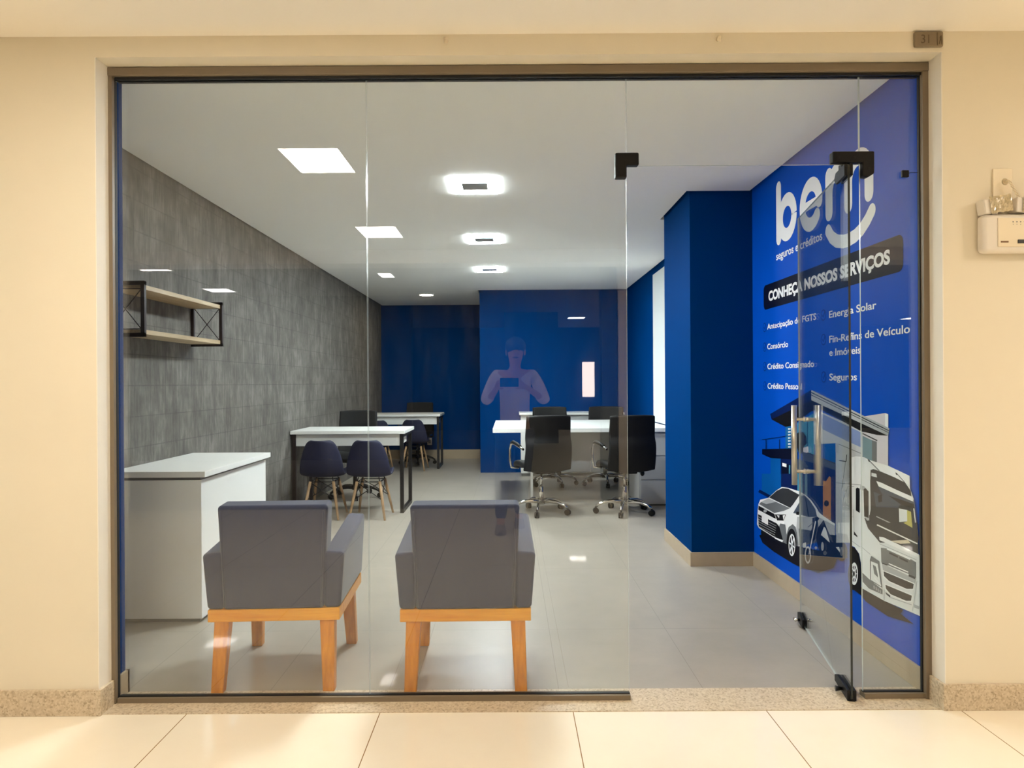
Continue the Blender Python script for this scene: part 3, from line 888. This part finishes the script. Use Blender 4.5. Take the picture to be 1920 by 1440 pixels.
ring0 = None
for y, lb in ((4.605, 'square glowing frame ceiling lamp nearest the glass'), (6.33, 'square glowing frame ceiling lamp, middle of the row of three'), (8.02, 'square glowing frame ceiling lamp farthest from the glass')):
    if ring0 is None:
        t = ring0 = thing('square_ceiling_lamp', lb, 'ceiling lamp', (-0.215, y, CZ), 0, 'square ceiling lamps of the shop')
        m = MB(); W, Lq, iw, il = 0.145, 0.192, 0.083, 0.080
        m.box(-W, W, -Lq, -il, -0.006, 0); m.box(-W, W, il, Lq, -0.006, 0); m.box(-W, -iw, -il, il, -0.006, 0); m.box(iw, W, -il, il, -0.006, 0)
        m.build('light_frame', 'ring_lamp', t)
        box('center_plate', 'lamp_center', (-iw, iw, -il, il, -0.010, 0), t)
    else:
        dup(ring0, (-0.215, y, CZ), 0, lb)
t = thing('downlight', 'small round warm downlight near the rear of the shop ceiling', 'downlight', (-1.19, 10.25, CZ))
m = MB(); m.tube([(0, 0, 0), (0, 0, -0.014)], [0.095, 0.09], 28); m.build('diffuser', 'spot_lamp', t)
m = MB(); m.tube([(0.105 * math.cos(a), 0.105 * math.sin(a), -0.004) for a in [2 * PI * k / 32 for k in range(33)]], 0.011, 8, cap=False); m.build('rim', 'lamp_frame', t)

# ------------------------------------------------------------------ wall items in the corridor
t = thing('number_plaque', 'small taupe plaque with number 31 above the right corner of the front', 'plaque', (1.592, YF, 2.5365))
box('plate', 'plaque', (-0.055, 0.055, -0.012, 0.0, -0.0295, 0.0295), t, 0.006, 3)
m = MB()
m.text('31', Matrix(((1, 0, 0, -0.030), (0, 0, -1, -0.0125), (0, 1, 0, -0.0165), (0, 0, 0, 1))), 0.047, 0.030)
m.box(0.029, 0.032, -0.0128, -0.012, -0.025, 0.024)
m.prism([(0.034, -0.0122, -0.004), (0.041, -0.0122, 0.006), (0.046, -0.0122, -0.022), (0.049, -0.0122, -0.022), (0.047, -0.0122, 0.012), (0.043, -0.0122, 0.012)], (0, -0.0005, 0))
m.prism([(0.036, -0.0122, -0.020), (0.039, -0.0122, -0.020), (0.044, -0.0122, 0.002), (0.041, -0.0122, 0.004)], (0, -0.0005, 0))
m.build('engraved_lettering', 'engraving', t)

for x, lb in ((-0.232, 'small cream wall hook above the middle glass pane'), (0.80, 'small cream wall hook above the doorway')):
    m = MB(); m.tube([(x, YF, 2.545), (x, YF - 0.012, 2.545)], [0.009, 0.007], 12); m.tube([(x, YF - 0.012, 2.546), (x, YF - 0.016, 2.538), (x, YF - 0.013, 2.530)], 0.006, 10); m.ball((x, YF - 0.013, 2.545), 0.009, u=12, v=8)
    tag(m.build('wall_hook', 'white_plate'), lb, 'hook', 'hooks above the shop front')

t = thing('cover_plate', 'cream blank wall plate with a cable hole above the emergency light', 'wall plate', (1.870, YF, 1.985))
box('plate', 'white_plate', (-0.037, 0.037, -0.007, 0, -0.058, 0.062), t, 0.003)
m = MB(); m.tube([(0.008, -0.0072, 0.012), (0.008, -0.009, 0.012)], [0.013, 0.010], 16); m.build('hole_plug', 'film', t)

EX = 1.903
t = thing('emergency_light', 'white twin head emergency light box on the right cream wall', 'emergency light', (EX, YF, 1.795))
m = MB(); m.box(-0.134, 0.134, -0.05, 0, -0.072, 0.072); m.build('body', 'white_plastic', t, bevel=0.018, bseg=4)
m = MB(); m.box(-0.084, 0.125, -0.053, -0.0495, -0.052, 0.055); m.build('front_panel', 'white_plate', t, bevel=0.0015)
m = MB(); m.box(-0.074, -0.046, -0.0545, -0.053, -0.037, -0.031); m.build('indicator_slot', 'brown_mark', t)
m = MB(); m.box(-0.012, 0.026, -0.057, -0.053, -0.040, -0.026); m.build('switch', 'dark_led', t, bevel=0.003)
m = MB()
for k in range(5):
    m.tube([(-0.028 + 0.014 * k, -0.0532, 0.040), (-0.028 + 0.014 * k, -0.0536, 0.040)], 0.0026, 8)
    m.tube([(-0.028 + 0.014 * k, -0.0532, 0.031), (-0.028 + 0.014 * k, -0.0536, 0.031)], 0.0014, 6)
m.build('buzzer_holes', 'shadow_grey', t)
for sx, rot in ((-0.088, 0.15), (0.034, -0.06)):
    m = MB(); m.box(-0.046, 0.055, -0.052, -0.004, 0.076, 0.132)
    m.bm.transform(Matrix.Translation((sx, 0, 0.105)) @ Matrix.Rotation(-rot, 4, 'Y') @ Matrix.Translation((0, 0, -0.105)))
    h = m.build('lamp_head', 'white_plastic', t, bevel=0.006)
    m = MB(); rows = []
    for i in range(14):
        rows.append([(-0.026 + 0.082 * i / 13, -0.0545 + random.uniform(-0.003, 0.001), 0.074 + 0.062 * j / 8 + random.uniform(-0.002, 0.002)) for j in range(9)])
    m.grid(rows, smooth=False)
    m.bm.transform(Matrix.Translation((sx, 0, 0.105)) @ Matrix.Rotation(-rot, 4, 'Y') @ Matrix.Translation((0, 0, -0.105)))
    m.build('plastic_wrap', 'film', h)
    m = MB(); m.tube([(sx + 0.008, -0.025, 0.066), (sx + 0.006, -0.025, 0.086)], 0.013, 12); m.build('swivel', 'white_plastic', h)
m = MB()
for ph in (0, PI):
    m.tube([(-0.025 + 0.04 * k / 16 + 0.004 * math.cos(k * 1.1 + ph), -0.030 + 0.004 * math.sin(k * 1.1 + ph), 0.202 - 0.075 * k / 16) for k in range(17)], 0.0022, 6)
m.tube([(-0.025, -0.012, 0.202), (-0.025, -0.03, 0.202)], 0.003, 6)
m.build('twisted_cable', 'white_plate', t)

# ------------------------------------------------------------------ shelf and counter on the concrete wall
t = thing('wall_shelf', 'two tier pale wood wall shelf with dark crossed metal ends', 'shelf', (WL, 0, 0))
D0, D1, XO = 3.70, 4.72, 0.207
for y in (D0, D1):
    m = MB(); q = 0.020; c = q / 2
    ys = y + (c if y == D0 else -c)
    for a, b_ in (((c, ys, 1.50), (c, ys, 1.792)), ((XO - c, ys, 1.50), (XO - c, ys, 1.792)), ((0, ys, 1.50 + c), (XO, ys, 1.50 + c)), ((0, ys, 1.792 - c), (XO, ys, 1.792 - c))):
        m.bar(a, b_, q, q)
    fr = m.build('end_frame', 'brown_metal', t)
    m = MB()
    m.tube([(q, ys, 1.52 + q), (XO - q, ys, 1.752)], 0.0028, 8); m.tube([(q, ys, 1.752), (XO - q, ys, 1.52 + q)], 0.0028, 8)
    m.tube([(q, ys, 1.752), (XO - q, ys, 1.752)], 0.0028, 8); m.tube([(q, ys, 1.542), (XO - q, ys, 1.542)], 0.0028, 8)
    m.build('cross_brace', 'brown_metal', fr)
for z in (1.515, 1.750):
    box('plank', 'oak', (0.002, XO - 0.012, D0 + 0.02, D1 - 0.02, z, z + 0.024), t, 0.001)
tag(t)

t = thing('counter_cabinet', 'white counter cabinet standing against the concrete wall below the shelf', 'counter', (WL, 3.70, 0))
box('countertop', 'laminate', (0.002, 0.517, 0, 1.02, 0.764, 0.795), t, 0.002)
box('body', 'laminate', (0.002, 0.490, 0.018, 1.00, 0.022, 0.748), t, 0.002)
box('top_gap', 'shadow_grey', (0.002, 0.484, 0.024, 0.99, 0.748, 0.764), t)
box('plinth', 'shadow_grey', (0.002, 0.470, 0.04, 0.98, 0.0, 0.022), t)

# ------------------------------------------------------------------ armchairs
def hexa_part(name, pts, mat, parent, bevel, bseg=3):
    m = MB(); m.hexa(pts); return m.build(name, mat, parent, bevel, bseg)
def make_armchair(label):
    t = thing('armchair', label, 'armchair', (0, 0, 0), 0, 'armchairs inside the glass')
    # backrest, rear face towards -y
    hexa_part('backrest', [(-0.202, -0.268, 0.334), (0.202, -0.268, 0.334), (0.202, -0.15, 0.334), (-0.202, -0.15, 0.334),
                           (-0.222, -0.275, 0.757), (0.222, -0.275, 0.757), (0.222, -0.165, 0.762), (-0.222, -0.165, 0.762)], 'fabric', t, 0.016, 4)
    for s in (-1, 1):
        m = MB()
        m.tube([(s * 0.192, -0.2695, 0.345), (s * 0.200, -0.273, 0.55), (s * 0.206, -0.2765, 0.735)], 0.0035, 8)
        m.build('seam_piping', 'fabric', t)
        xi, xb, xt = 0.200, 0.268, 0.286
        A = lambda x, y, z: (s * x, y, z)
        pts = [A(xi, -0.262, 0.334), A(xb, -0.262, 0.334), A(xb, 0.285, 0.334), A(xi, 0.285, 0.334),
               A(xi, -0.268, 0.566), A(xt, -0.268, 0.560), A(xt - 0.004, 0.30, 0.618), A(xi, 0.30, 0.622)]
        if s < 0: pts = [pts[i] for i in (1, 0, 3, 2, 5, 4, 7, 6)]
        hexa_part('armrest', pts, 'fabric', t, 0.016, 4)
    hexa_part('seat_cushion', [(-0.205, -0.16, 0.334), (0.205, -0.16, 0.334), (0.205, 0.29, 0.334), (-0.205, 0.29, 0.334),
                               (-0.205, -0.16, 0.455), (0.205, -0.16, 0.455), (0.205, 0.30, 0.475), (-0.205, 0.30, 0.475)], 'fabric', t, 0.03, 4)
    for y in (-0.262, 0.258): box('apron', 'honey_rail', (-0.265, 0.265, y, y + 0.024, 0.284, 0.334), t, 0.003)
    for x in (-0.265, 0.243): box('side_rail', 'honey_rail', (x, x + 0.022, -0.238, 0.258, 0.284, 0.334), t, 0.003)
    box('seat_board', 'honey_rail', (-0.243, 0.243, -0.238, 0.258, 0.318, 0.332), t)
    for sx in (-1, 1):
        for sy in (-1, 1):
            tx, bx = sx * 0.212, sx * 0.223
            ty, by = sy * 0.225, sy * 0.262
            a, c, e, g = 0.030, 0.028, 0.024, 0.022
            hexa_part('leg', [(bx - e, by - g, 0), (bx + e, by - g, 0), (bx + e, by + g, 0), (bx - e, by + g, 0),
                              (tx - a, ty - c, 0.29), (tx + a, ty - c, 0.29), (tx + a, ty + c, 0.29), (tx - a, ty + c, 0.29)], 'honey', t, 0.005, 3)
    return t
a1 = make_armchair('slate blue armchair on honey wood legs behind the leftmost pane, beside the counter')
a1.location = (-0.976, 3.150, 0); a1.rotation_euler = (0, 0, 0.045)
dup(a1, (-0.187, 3.132, 0), 0.015, 'slate blue armchair on honey wood legs behind the middle pane, away from the counter')

# ------------------------------------------------------------------ desks against the concrete wall
def make_desk(label):
    t = thing('desk', label, 'desk', (0, 0, 0), 0, 'small white desks along the concrete wall')
    W = 1.10; D = 0.68
    box('tabletop', 'laminate', (0.004, W, 0, D, 0.764, 0.796), t, 0.002)
    box('apron_panel', 'laminate', (0.045, W - 0.045, 0.05, 0.068, 0.648, 0.758), t, 0.001)
    for x in (0.03, W - 0.035):
        m = MB(); q = 0.034
        m.bar((x, 0.05, q / 2), (x, D - 0.06, q / 2), q, q)
        m.bar((x, 0.05, 0), (x, 0.05, 0.764), q, q); m.bar((x, D - 0.06, 0), (x, D - 0.06, 0.764), q, q)
        m.bar((x, 0.05, 0.747), (x, D - 0.06, 0.747), q, q)
        m.build('leg_frame', 'black_metal' if x > 0.5 else 'brown_metal', t)
    box('end_panel', 'laminate', (W - 0.052, W - 0.040, 0.12, 0.40, 0.660, 0.735), t, 0.001)
    return t
d1 = make_desk('white desk on black steel legs nearer the glass, beside the concrete wall')
d1.location = (WL + 0.002, 6.79, 0)
dup(d1, (WL + 0.002, 10.27, 0), 0, 'white desk on black steel legs at the rear, before the dark blue back wall')

# shell chairs with dowel legs
def make_shell_chair(label):
    t = thing('shell_chair', label, 'chair', (0, 0, 0), 0, 'navy shell chairs at the small desks')
    prof = [(0.205, 0.385), (0.175, 0.405), (0.10, 0.402), (0.03, 0.394), (-0.05, 0.388), (-0.11, 0.394), (-0.155, 0.420), (-0.182, 0.47), (-0.198, 0.54), (-0.210, 0.61), (-0.220, 0.67), (-0.227, 0.71), (-0.230, 0.730)]
    hw = [0.150, 0.185, 0.200, 0.206, 0.208, 0.208, 0.207, 0.203, 0.192, 0.172, 0.148, 0.125, 0.085]
    rows = []
    n = 12
    for i, ((y, z), w) in enumerate(zip(prof, hw)):
        k = i / (len(prof) - 1)
        r = []
        for j in range(n + 1):
            a = -1 + 2 * j / n
            up = 0.055 * a ** 4 * max(0, 1 - k * 1.5) * (0.4 if i == 0 else 1)
            fw = 0.075 * a * a * min(1, max(0, (k - 0.3) * 2.2)) * (1 - 0.55 * max(0, k - 0.6))
            r.append((a * w, y + fw, z + up))
        rows.append(r)
    m = MB(); m.grid(rows)
    m.build('seat_shell', 'navy_shell', t, solid=0.022, subsurf=1)
    feet, tops = [], []
    for sx in (-1, 1):
        for sy in (-1, 1):
            a = Vector((sx * 0.165, sy * 0.205, 0)); b_ = Vector((sx * 0.105, sy * 0.115 - 0.01, 0.345))
            feet.append(a); tops.append(b_)
            m = MB(); m.tube([a, a.lerp(b_, 0.5), b_], [0.010, 0.0135, 0.0145], 12); m.build('leg', 'dowel', t)
    m = MB()
    P = lambda i, f: feet[i].lerp(tops[i], f)
    for i, j in ((0, 1), (1, 3), (3, 2), (2, 0)):
        m.tube([P(i, 0.98), P(j, 0.52)], 0.004, 6); m.tube([P(j, 0.98), P(i, 0.52)], 0.004, 6); m.tube([P(i, 0.99), P(j, 0.99)], 0.005, 6)
    for i in range(4): m.tube([P(i, 0.98), (tops[i].x * 0.9, tops[i].y * 0.9, 0.384)], 0.005, 6)
    m.build('wire_bracing', 'black_metal', t)
    return t
e1 = make_shell_chair('navy shell chair with dowel legs at the nearer desk, beside the concrete wall')
e1.location = (-1.74, 6.68, 0); e1.rotation_euler = (0, 0, 0.03)
dup(e1, (-1.30, 6.66, 0), -0.02, 'navy shell chair with dowel legs at the open end of the nearer desk')
dup(e1, (-1.86, 10.12, 0), 0.02, 'navy shell chair at the rear desk, mostly hidden behind the nearer desk')
dup(e1, (-1.37, 10.26, 0), -0.03, 'navy shell chair at the open end of the rear desk')

# office chairs on chrome five star bases
def make_office_chair(label, group, back=('leather', 0.44, 0.945, 0.415), base='chrome'):
    t = thing('office_chair', label, 'office chair', (0, 0, 0), 0, group)
    bm_, bw, ztop, zbot = back
    rows = []
    us = [-1, -0.95, -0.75, -0.5, -0.25, 0, 0.25, 0.5, 0.75, 0.95, 1]
    ks = [0, 0.03, 0.1, 0.2, 0.3, 0.4, 0.5, 0.6, 0.7, 0.8, 0.9, 0.97, 1]
    NZ = len(ks) - 1
    for i, k in enumerate(ks):
        z = zbot + (ztop - zbot) * k
        y = -0.215 - 0.055 * k + 0.035 * math.sin(PI * min(1, k * 1.3)) * (-1 if k < 0.6 else 0.3)
        w = bw / 2 * (1.04 - 0.08 * k)
        rows.append([(w * u, y + 0.035 * u * u, z - 0.008 * u ** 4 * k + 0.02 * u * u * (1 - k) ** 2) for u in us])
    m = MB(); m.grid(rows); m.build('backrest', bm_, t, solid=0.045, subsurf=1)
    rows = []
    for i in range(9):
        k = i / 8
        y = -0.20 + 0.46 * k
        z = 0.452 + 0.012 * math.sin(PI * k) - (0.035 * max(0, k - 0.8) * 5)
        w = 0.225 * (0.95 if i in (0, 8) else 1)
        rows.append([(w * (-1 + 2 * j / 8), y, z + 0.018 * abs(-1 + 2 * j / 8) ** 3) for j in range(9)])
    m = MB(); m.grid(rows); m.build('seat', bm_, t, solid=0.06, subsurf=1)
    for s in (-1, 1):
        x = s * 0.262
        m = MB()
        m.tube([(s * 0.19, 0.10, 0.425), (x, 0.12, 0.43), (x + s * 0.008, 0.15, 0.50), (x + s * 0.006, 0.16, 0.60), (x, 0.13, 0.655), (x - s * 0.004, 0.06, 0.668), (x - s * 0.012, -0.06, 0.655), (x - s * 0.03, -0.20, 0.63)], 0.0115, 10)
        ar = m.build('armrest', base, t)
        m = MB(); m.tube([(x, 0.115, 0.666), (x - s * 0.004, 0.06, 0.678), (x - s * 0.012, -0.06, 0.666), (x - s * 0.022, -0.13, 0.650)], [0.015, 0.018, 0.018, 0.014], 10)
        m.build('arm_pad', 'plastic_black', ar)
    m = MB(); m.box(-0.09, 0.09, -0.12, 0.11, 0.385, 0.425); mech = m.build('tilt_mechanism', 'plastic_black', t, bevel=0.01)
    m = MB(); m.tube([(0.09, 0.02, 0.395), (0.17, 0.03, 0.38)], 0.005, 8); m.ball((0.19, 0.03, 0.37), 0.022, 1.0, 0.5, 1.3); m.build('height_lever', 'plastic_black', mech)
    m = MB(); m.tube([(0, 0, 0.255), (0, 0, 0.39)], 0.013, 12); m.tube([(0, 0, 0.10), (0, 0, 0.255), (0, 0, 0.262)], [0.024, 0.022, 0.014], 14); m.build('gas_column', base, t)
    m = MB()
    for k in range(5):
        a = 2 * PI * k / 5 + 0.5
        c, s_ = math.cos(a), math.sin(a)
        m.tube([(c * r_, s_ * r_, z_) for r_, z_ in ((0.0, 0.108), (0.09, 0.118), (0.17, 0.112), (0.235, 0.092), (0.275, 0.066))], [0.024, 0.020, 0.017, 0.014, 0.012], 10)
    m.tube([(0, 0, 0.085), (0, 0, 0.13)], 0.036, 16)
    m.build('star_base', base, t)
    for k in range(5):
        a = 2 * PI * k / 5 + 0.5
        c, s_ = math.cos(a), math.sin(a); tx, ty = -s_, c
        m = MB()
        for w_ in (-1, 1):
            m.tube([(c * 0.275 + tx * w_ * q_, s_ * 0.275 + ty * w_ * q_, 0.027) for q_ in (0.004, 0.020)], 0.027, 14)
        m.tube([(c * 0.275, s_ * 0.275, 0.027), (c * 0.275, s_ * 0.275, 0.068)], 0.008, 8)
        m.build('caster', 'plastic_black', t)
    return t
G = 'black office chairs around the long white desk'
o1 = make_office_chair('black office chair on chrome base at the long desk, near side, open left end', G)
o1.location = (0.30, 6.80, 0); o1.rotation_euler = (0, 0, 0.25)
dup(o1, (1.09, 6.76, 0), 0.16, 'black office chair on chrome base at the long desk, beside the blue pillar')
dup(o1, (0.53, 8.62, 0), PI + 0.12, 'black office chair on the far side of the long desk, its open left end')
dup(o1, (1.155, 8.62, 0), PI - 0.2, 'black office chair on the far side of the long desk, toward the right wall')
g1 = make_office_chair('black mesh office chair behind the nearer small desk', 'black office chairs behind the small desks', ('mesh_black', 0.43, 0.945, 0.46), 'black_metal')
g1.location = (-1.70, 7.80, 0); g1.rotation_euler = (0, 0, PI + 0.05)
dup(g1, (-1.43, 11.02, 0), PI - 0.04, 'black mesh office chair behind the rear small desk')

# ------------------------------------------------------------------ long desk, cabinet, blind, outlet
t = thing('long_desk', 'long white double desk reaching to the right wall, with black office chairs', 'desk', (0, 0, 0))
box('tabletop', 'laminate', (-0.17, WR - 0.002, 7.11, 8.72, 0.745, 0.785), t, 0.002)
box('modesty_panel', 'laminate_grey', (0.45, WR - 0.10, 8.00, 8.02, 0.36, 0.745), t)
m = MB(); m.box(1.30, WR - 0.01, 7.15, 7.75, 0.012, 0.745); pd = m.build('pedestal', 'laminate_grey', t, bevel=0.002)
for k in range(3):
    box('drawer_front', 'laminate_grey', (1.315, WR - 0.02, 7.138, 7.149, 0.025 + 0.24 * k, 0.255 + 0.24 * k), pd, 0.002)
m = MB(); m.box(1.31, WR - 0.02, 7.17, 7.73, 0, 0.012); m.build('pedestal_plinth', 'gasket', pd)
m = MB(); m.box(0.222, 0.247, 7.62, 7.66, 0, 0.745)
m.build('leg', 'laminate', t)
t = thing('low_cabinet', 'low white cabinet with doors standing against the blue wall block', 'cabinet', (0, 0, 0))
box('cabinet_top', 'laminate', (0.13, WR - 0.13, 9.40, YB - 0.002, 0.815, 0.845), t, 0.002)
box('body', 'laminate', (0.15, WR - 0.15, 9.44, YB - 0.002, 0.04, 0.815), t, 0.001)
for k in range(3):
    x0 = 0.235 + 0.42 * k
    dr = box('door', 'laminate_grey', (x0, x0 + 0.41, 9.425, 9.439, 0.055, 0.80), t, 0.002)
    m = MB(); m.tube([(x0 + 0.36, 9.418, 0.42), (x0 + 0.36, 9.418, 0.52)], 0.005, 8); m.build('handle', 'steel', dr)
box('plinth', 'shadow_grey', (0.16, WR - 0.16, 9.45, YB - 0.01, 0, 0.04), t)

tag(box('wall_panel', 'blind', (WR - 0.022, WR - 0.002, 7.15, 8.03, 0.80, 2.455), None, 0.002), 'tall narrow white panel on the right wall, beyond the blue pillar', 'wall panel')
t = thing('power_outlet', 'white power outlet low on the dark blue back wall', 'outlet', (-1.32, YD, 0.285))
box('plate', 'white_plastic', (-0.038, 0.038, -0.008, 0, -0.058, 0.058), t, 0.002)
m = MB(); m.box(-0.02, 0.02, -0.010, -0.008, -0.03, 0.03); m.build('socket', 'shadow_grey', t, bevel=0.001)

# ------------------------------------------------------------------ the photographer (seen mirrored in the glass)
def skin_mesh(name, mat, nodes, edges, parent, root=0, sub=2):
    """nodes: (x, y, z, rx[, ry]); one vertex per joint, grown with the Skin modifier"""
    me = bpy.data.meshes.new(name)
    me.from_pydata([n[:3] for n in nodes], edges, [])
    o = bpy.data.objects.new(name, me); COL.objects.link(o)
    me.materials.append(M[mat])
    sk = o.modifiers.new('skin', 'SKIN'); sk.use_smooth_shade = True; sk.branch_smoothing = 0.4
    lay = me.skin_vertices[0].data
    for i, n in enumerate(nodes):
        lay[i].radius = (n[3], n[4] if len(n) > 4 else n[3]); lay[i].use_root = (i == root)
    sb = o.modifiers.new('sub', 'SUBSURF'); sb.levels = sub; sb.render_levels = sub
    if parent: o.parent = parent
    return o

PX = 0.045
per = thing('person', 'photographer in a pale shirt and blue jeans holding a phone, mirrored in the glass', 'person', (0, 0, 0))
N, E = [], []
def nd(x, y, z, rx, ry=None, link=None):
    N.append((x + PX, y, z, rx, ry or rx)); i = len(N) - 1
    if link is not None: E.append((link, i))
    return i
pel = nd(0, -0.46, 0.84, 0.125, 0.095)
ab = nd(0, -0.455, 0.98, 0.125, 0.09, pel)
ch = nd(0, -0.44, 1.14, 0.14, 0.095, ab)
up = nd(0, -0.435, 1.27, 0.125, 0.085, ch)
nk = nd(0.003, -0.425, 1.375, 0.044, 0.046, up)
hd0 = nd(0.006, -0.41, 1.435, 0.054, 0.066, nk)
hd1 = nd(0.008, -0.40, 1.51, 0.076, 0.090, hd0)
hd2 = nd(0.008, -0.41, 1.58, 0.060, 0.072, hd1)
hands = {}
for s in (-1, 1):
    sh = nd(s * 0.155, -0.435, 1.325, 0.050, 0.050, up)
    el = nd(s * 0.255 + 0.005, -0.35, 1.09, 0.036, 0.036, sh)
    fo = nd(s * 0.19, -0.23, 1.14, 0.030, 0.030, el)
    wr = nd(s * 0.125 - PX * 0.5, -0.115, 1.205, 0.025, 0.022, fo)
    pa = nd(s * 0.100 - PX, -0.060, 1.230, 0.034, 0.018, wr)
    for k in range(4):
        z0 = 1.262 - 0.020 * k
        l = (0.030, 0.034, 0.032, 0.024)[k]
        a = nd(s * 0.092 - PX, -0.036, z0, 0.0092, 0.0092, pa)
        b = nd(s * (0.092 - l * 0.5) - PX, -0.024, z0 + 0.002, 0.0085, 0.0085, a)
        nd(s * (0.092 - l * 1.2) - PX, -0.022, z0 + 0.001, 0.0075, 0.0075, b)
    a = nd(s * 0.084 - PX, -0.062, 1.206, 0.0105, 0.0105, pa)
    b = nd(s * 0.066 - PX, -0.046, 1.200, 0.0095, 0.0095, a)
    nd(s * 0.050 - PX, -0.036, 1.206, 0.0085, 0.0085, b)
    hip = nd(s * 0.085, -0.46, 0.78, 0.082, 0.085, pel)
    ky = -0.40 if s < 0 else -0.50
    ay = -0.36 if s < 0 else -0.62
    kn = nd(s * 0.09 - 0.02, ky, 0.45, 0.052, 0.056, hip)
    cf = nd(s * 0.085 - 0.03, ky * 0.5 + ay * 0.5 - 0.02, 0.30, 0.048, 0.052, kn)
    an = nd(s * 0.08 - 0.045, ay, 0.085, 0.033, 0.036, cf)
    nd(s * 0.08 - 0.045, ay + 0.09, 0.045, 0.034, 0.026, an)
    hands[s] = (sh, el, fo, wr, hip, kn, cf, an, ay)
body = skin_mesh('body', 'skin', N, E, per, pel)
def sub_skin(name, mat, idx, edges, grow, extra=None):
    nodes = []
    for i in idx:
        x, y, z, a, b = N[i]; nodes.append((x, y, z, a + grow, b + grow))
    mp = {i: k for k, i in enumerate(idx)}
    return skin_mesh(name, mat, nodes + (extra or []), [(mp[a], mp[b]) for a, b in edges], per, 0)
L, R = hands[-1], hands[1]
sub_skin('shirt', 'shirt', [pel, ab, ch, up, L[0], L[1], L[2], R[0], R[1], R[2]],
         [(pel, ab), (ab, ch), (ch, up), (up, L[0]), (L[0], L[1]), (L[1], L[2]), (up, R[0]), (R[0], R[1]), (R[1], R[2])], 0.012)
sub_skin('jeans', 'jeans', [pel, L[4], L[5], L[6], L[7], R[4], R[5], R[6], R[7]],
         [(pel, L[4]), (L[4], L[5]), (L[5], L[6]), (L[6], L[7]), (pel, R[4]), (R[4], R[5]), (R[5], R[6]), (R[6], R[7])], 0.013)
for s in (-1, 1):
    x = s * 0.08 - 0.045 + PX; y = hands[s][8]
    m = MB()
    rows = []
    for i, (yy, w, h) in enumerate(((-0.075, 0.022, 0.05), (-0.06, 0.038, 0.085), (-0.01, 0.042, 0.095), (0.05, 0.046, 0.085), (0.11, 0.048, 0.062), (0.16, 0.040, 0.045), (0.185, 0.020, 0.030))):
        ring = []
        for k in range(13):
            a = PI * k / 12
            ring.append((x + w * math.cos(a), y + yy, 0.002 + h * math.sin(a) ** 0.8))
        rows.append(ring)
    m.grid(rows)
    m.poly([r_[0] for r_ in rows] + [r_[-1] for r_ in reversed(rows)])
    m.build('shoe', 'shoe', per, smooth=True)
# head details
hx_, hy_, hz_ = PX + 0.008, -0.40, 1.51
m = MB(); m.ball((hx_, hy_ - 0.018, hz_ + 0.045), 0.098, 0.90, 1.0, 0.85, 20, 12); m.build('hair', 'hair', per)
m = MB(); m.ball((hx_, hy_ + 0.082, hz_ - 0.012), 0.016, 0.8, 1.1, 1.4, 10, 8); m.build('nose', 'skin', per)
for s in (-1, 1):
    m = MB(); m.ball((hx_ + s * 0.030, hy_ + 0.076, hz_ + 0.012), 0.010, 1.2, 0.6, 0.7, 10, 8); m.build('eye', 'hair', per)
    m = MB(); m.ball((hx_ + s * 0.078, hy_ - 0.005, hz_ - 0.005), 0.024, 0.4, 0.8, 1.2, 10, 8); m.build('ear', 'skin', per)
m = MB(); m.ball((hx_, hy_ + 0.072, hz_ - 0.052), 0.018, 1.4, 0.5, 0.45, 10, 8); m.build('mouth', 'brown_mark', per)
ph = thing('phone', 'dark phone held level in both hands of the photographer, mirrored in the glass', 'phone', (0, -0.010, 1.25))
box('body', 'plastic_black', (-0.074, 0.074, -0.008, 0.0, -0.036, 0.036), ph, 0.006, 3)
m = MB(); m.tube([(0, 0.0, 0), (0, 0.0025, 0)], 0.008, 18); m.build('lens', 'chrome', ph)
